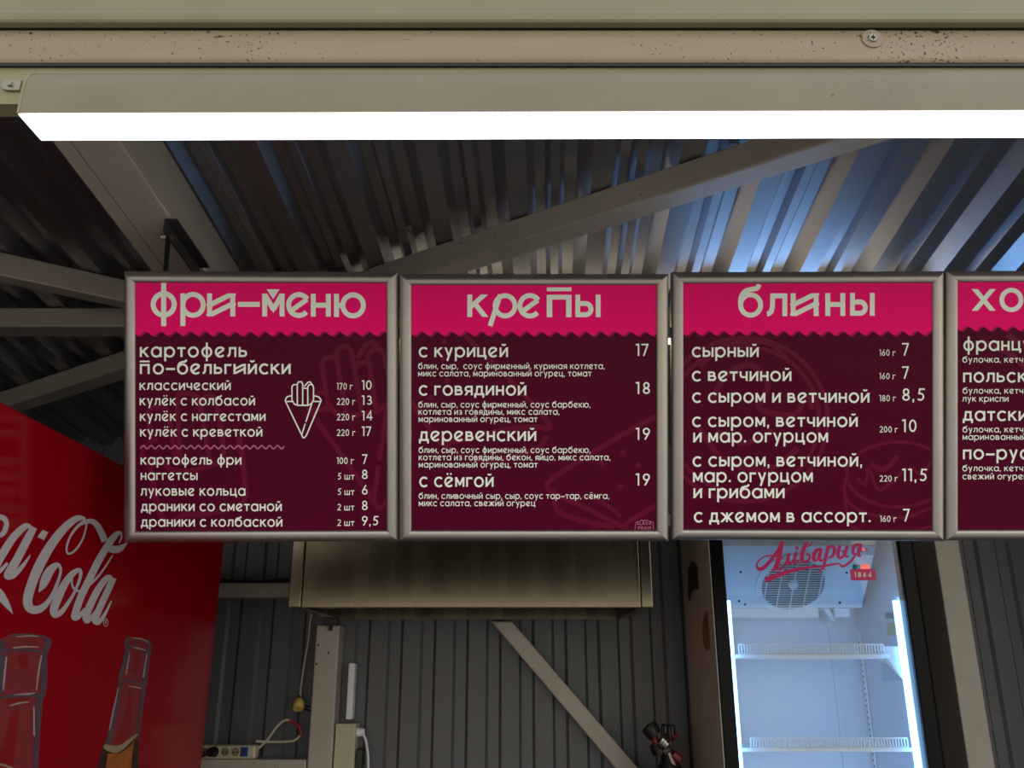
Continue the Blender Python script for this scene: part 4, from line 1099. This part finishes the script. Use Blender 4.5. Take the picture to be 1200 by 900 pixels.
tg = lambda x, y: (870 + x / 7.059, 630 + y / 7.059)
glass_polys([[tg(888, 262), tg(1098, 258), tg(1108, 352), tg(898, 355)]], 'year_flag', M['logo'], .0008)
glass_polys(text_polys('1864', 1001.2, 1021.4, 676.4, 4.3, .24), 'year_digits', M['cream'], .0014)
# picture on the left side of the fridge
def sidepic(strokes, name, material, off=.0006):
    bm = NB()
    for q in strokes:
        vs = [bm.verts.new(at_x(px, py, fx0 - off)) for px, py in q]
        try: bm.faces.new(vs)
        except ValueError: pass
    return obj(name, bm, material, sp)
sidepic([[(810, 656), (817, 662), (819, 690), (812, 692), (808, 706), (806, 700), (806, 668)]], 'print_ribbon', mat('print_dark_red', (70, 36, 34), .5))
sidepic([[(829 + 6 * math.cos(t * .4189), 739 + 24 * math.sin(t * .4189)) for t in range(15)]], 'print_bread', mat('print_tan', (132, 84, 40), .5, vary=.2, vscale=40))
sidepic(pen([[(833, 772, 30), (830, 782, 20), (828, 790, 6)], [(836, 800, 8), (834, 815, 10), (828, 850, 12)], [(815, 790, 6), (820, 820, 12), (818, 850, 14), (822, 880, 16)]], 0, 0, 4.0) , 'print_leaves', mat('print_brown', (84, 60, 40), .5))
sidepic(pen([[(836, 815, 26), (832, 850, 34), (834, 885, 38), (836, 920, 30)]], 0, 0, 5.0), 'print_stalk', mat('print_ochre', (128, 104, 48), .5, vary=.2, vscale=40))

# ------------------------------------------------------------------ gas cylinder with regulator
gc = at_y(784, 890, 2.82)
gz = zy(896, 2.82)
gasb = thing('gas_cylinder', 'black gas cylinder with a pressure regulator in front of the ribbed wall', 'gas cylinder', (gc.x, gc.y, 0))
bm = NB(); lathe(bm, [(.066, 0), (.072, .012), (.072, gz - .13), (.069, gz - .085), (.058, gz - .045), (.040, gz - .010), (.026, gz + .012), (.022, gz + .03), (.020, gz + .04)], gc.x, gc.y)
obj('cylinder', bm, M['blacksteel'], gasb, smooth=True)
def G_(x, y, dy=0): return at_y(740 + x / 12.86, 830 + y / 12.86, 2.82 + dy)
bm = NB(); tube(bm, [G_(430, 700), G_(410, 600), G_(370, 520)], .02, 18, [.022, .026, .024]); obj('regulator_body', bm, M['blackplastic'], gasb, smooth=True)
bm = NB(); tube(bm, [G_(470, 660), G_(560, 610), G_(590, 590)], .02, 18, [.026, .028, .024]); obj('valve_body', bm, M['blackplastic'], gasb, smooth=True)
bm = NB(); tube(bm, [G_(345, 400), G_(280, 300), G_(252, 262)], .03, 24, [.0235, .0265, .0235]); obj('adjusting_knob', bm, M['blackplastic'], gasb)
bm = NB(); cyl(bm, G_(375, 520), G_(335, 400), .011, .009, 12)
cyl(bm, G_(285, 468, -.01), G_(300, 462, -.014), .0048, None, 10); cyl(bm, G_(350, 440, -.012), G_(380, 430, -.014), .0075, None, 10); obj('red_collar', bm, M['redplastic'], gasb)
bm = NB()
for t0_, t1_, rr in ((0, .22, .026), (.25, .45, .027), (.5, .72, .023)):
    a_, b_ = G_(430, 470, -.012), G_(560, 590, -.012); cyl(bm, a_ + (b_ - a_) * t0_, a_ + (b_ - a_) * t1_, rr, None, 22)
obj('gauge', bm, M['chrome'], gasb)
bm = NB(); a_, b_ = G_(552, 410), G_(552, 240)
n = 14; rings = []
for t, rr in ((0, .0215), (.85, .0215), (1, .0185)):
    p = a_ + (b_ - a_) * t; u, v = frame_of(b_ - a_)
    rings.append([bm.verts.new(p + (u * math.cos(math.pi * k / n) + v * math.sin(math.pi * k / n)) * rr * (1 if k % 2 else .88)) for k in range(2 * n)])
for A_, B_ in zip(rings, rings[1:]):
    for k in range(2 * n): bm.faces.new((A_[k], A_[(k + 1) % (2 * n)], B_[(k + 1) % (2 * n)], B_[k]))
bm.faces.new(rings[0]); bm.faces.new(rings[-1]); obj('fluted_knob', bm, M['blackplastic'], gasb)
bm = NB(); cyl(bm, G_(552, 420), G_(575, 560), .017, .013, 16); cyl(bm, G_(590, 450), G_(680, 370), .0125, .011, 6); obj('outlet', bm, M['chrome'], gasb)
bm = NB(); cyl(bm, G_(625, 455, -.012), G_(690, 395, -.012), .0045, None, 8); obj('red_stripe', bm, M['redplastic'], gasb)
bm = NB(); cyl(bm, G_(560, 670, -.022), G_(640, 860, -.022), .007, .009, 12); obj('fitting', bm, M['screw'], gasb)
bm = NB(); p = G_(680, 740, -.022); cyl(bm, G_(620, 690, -.02), G_(735, 780, -.02), .014, .015, 14); obj('red_lever', bm, M['redplastic'], gasb, bevel=.002)
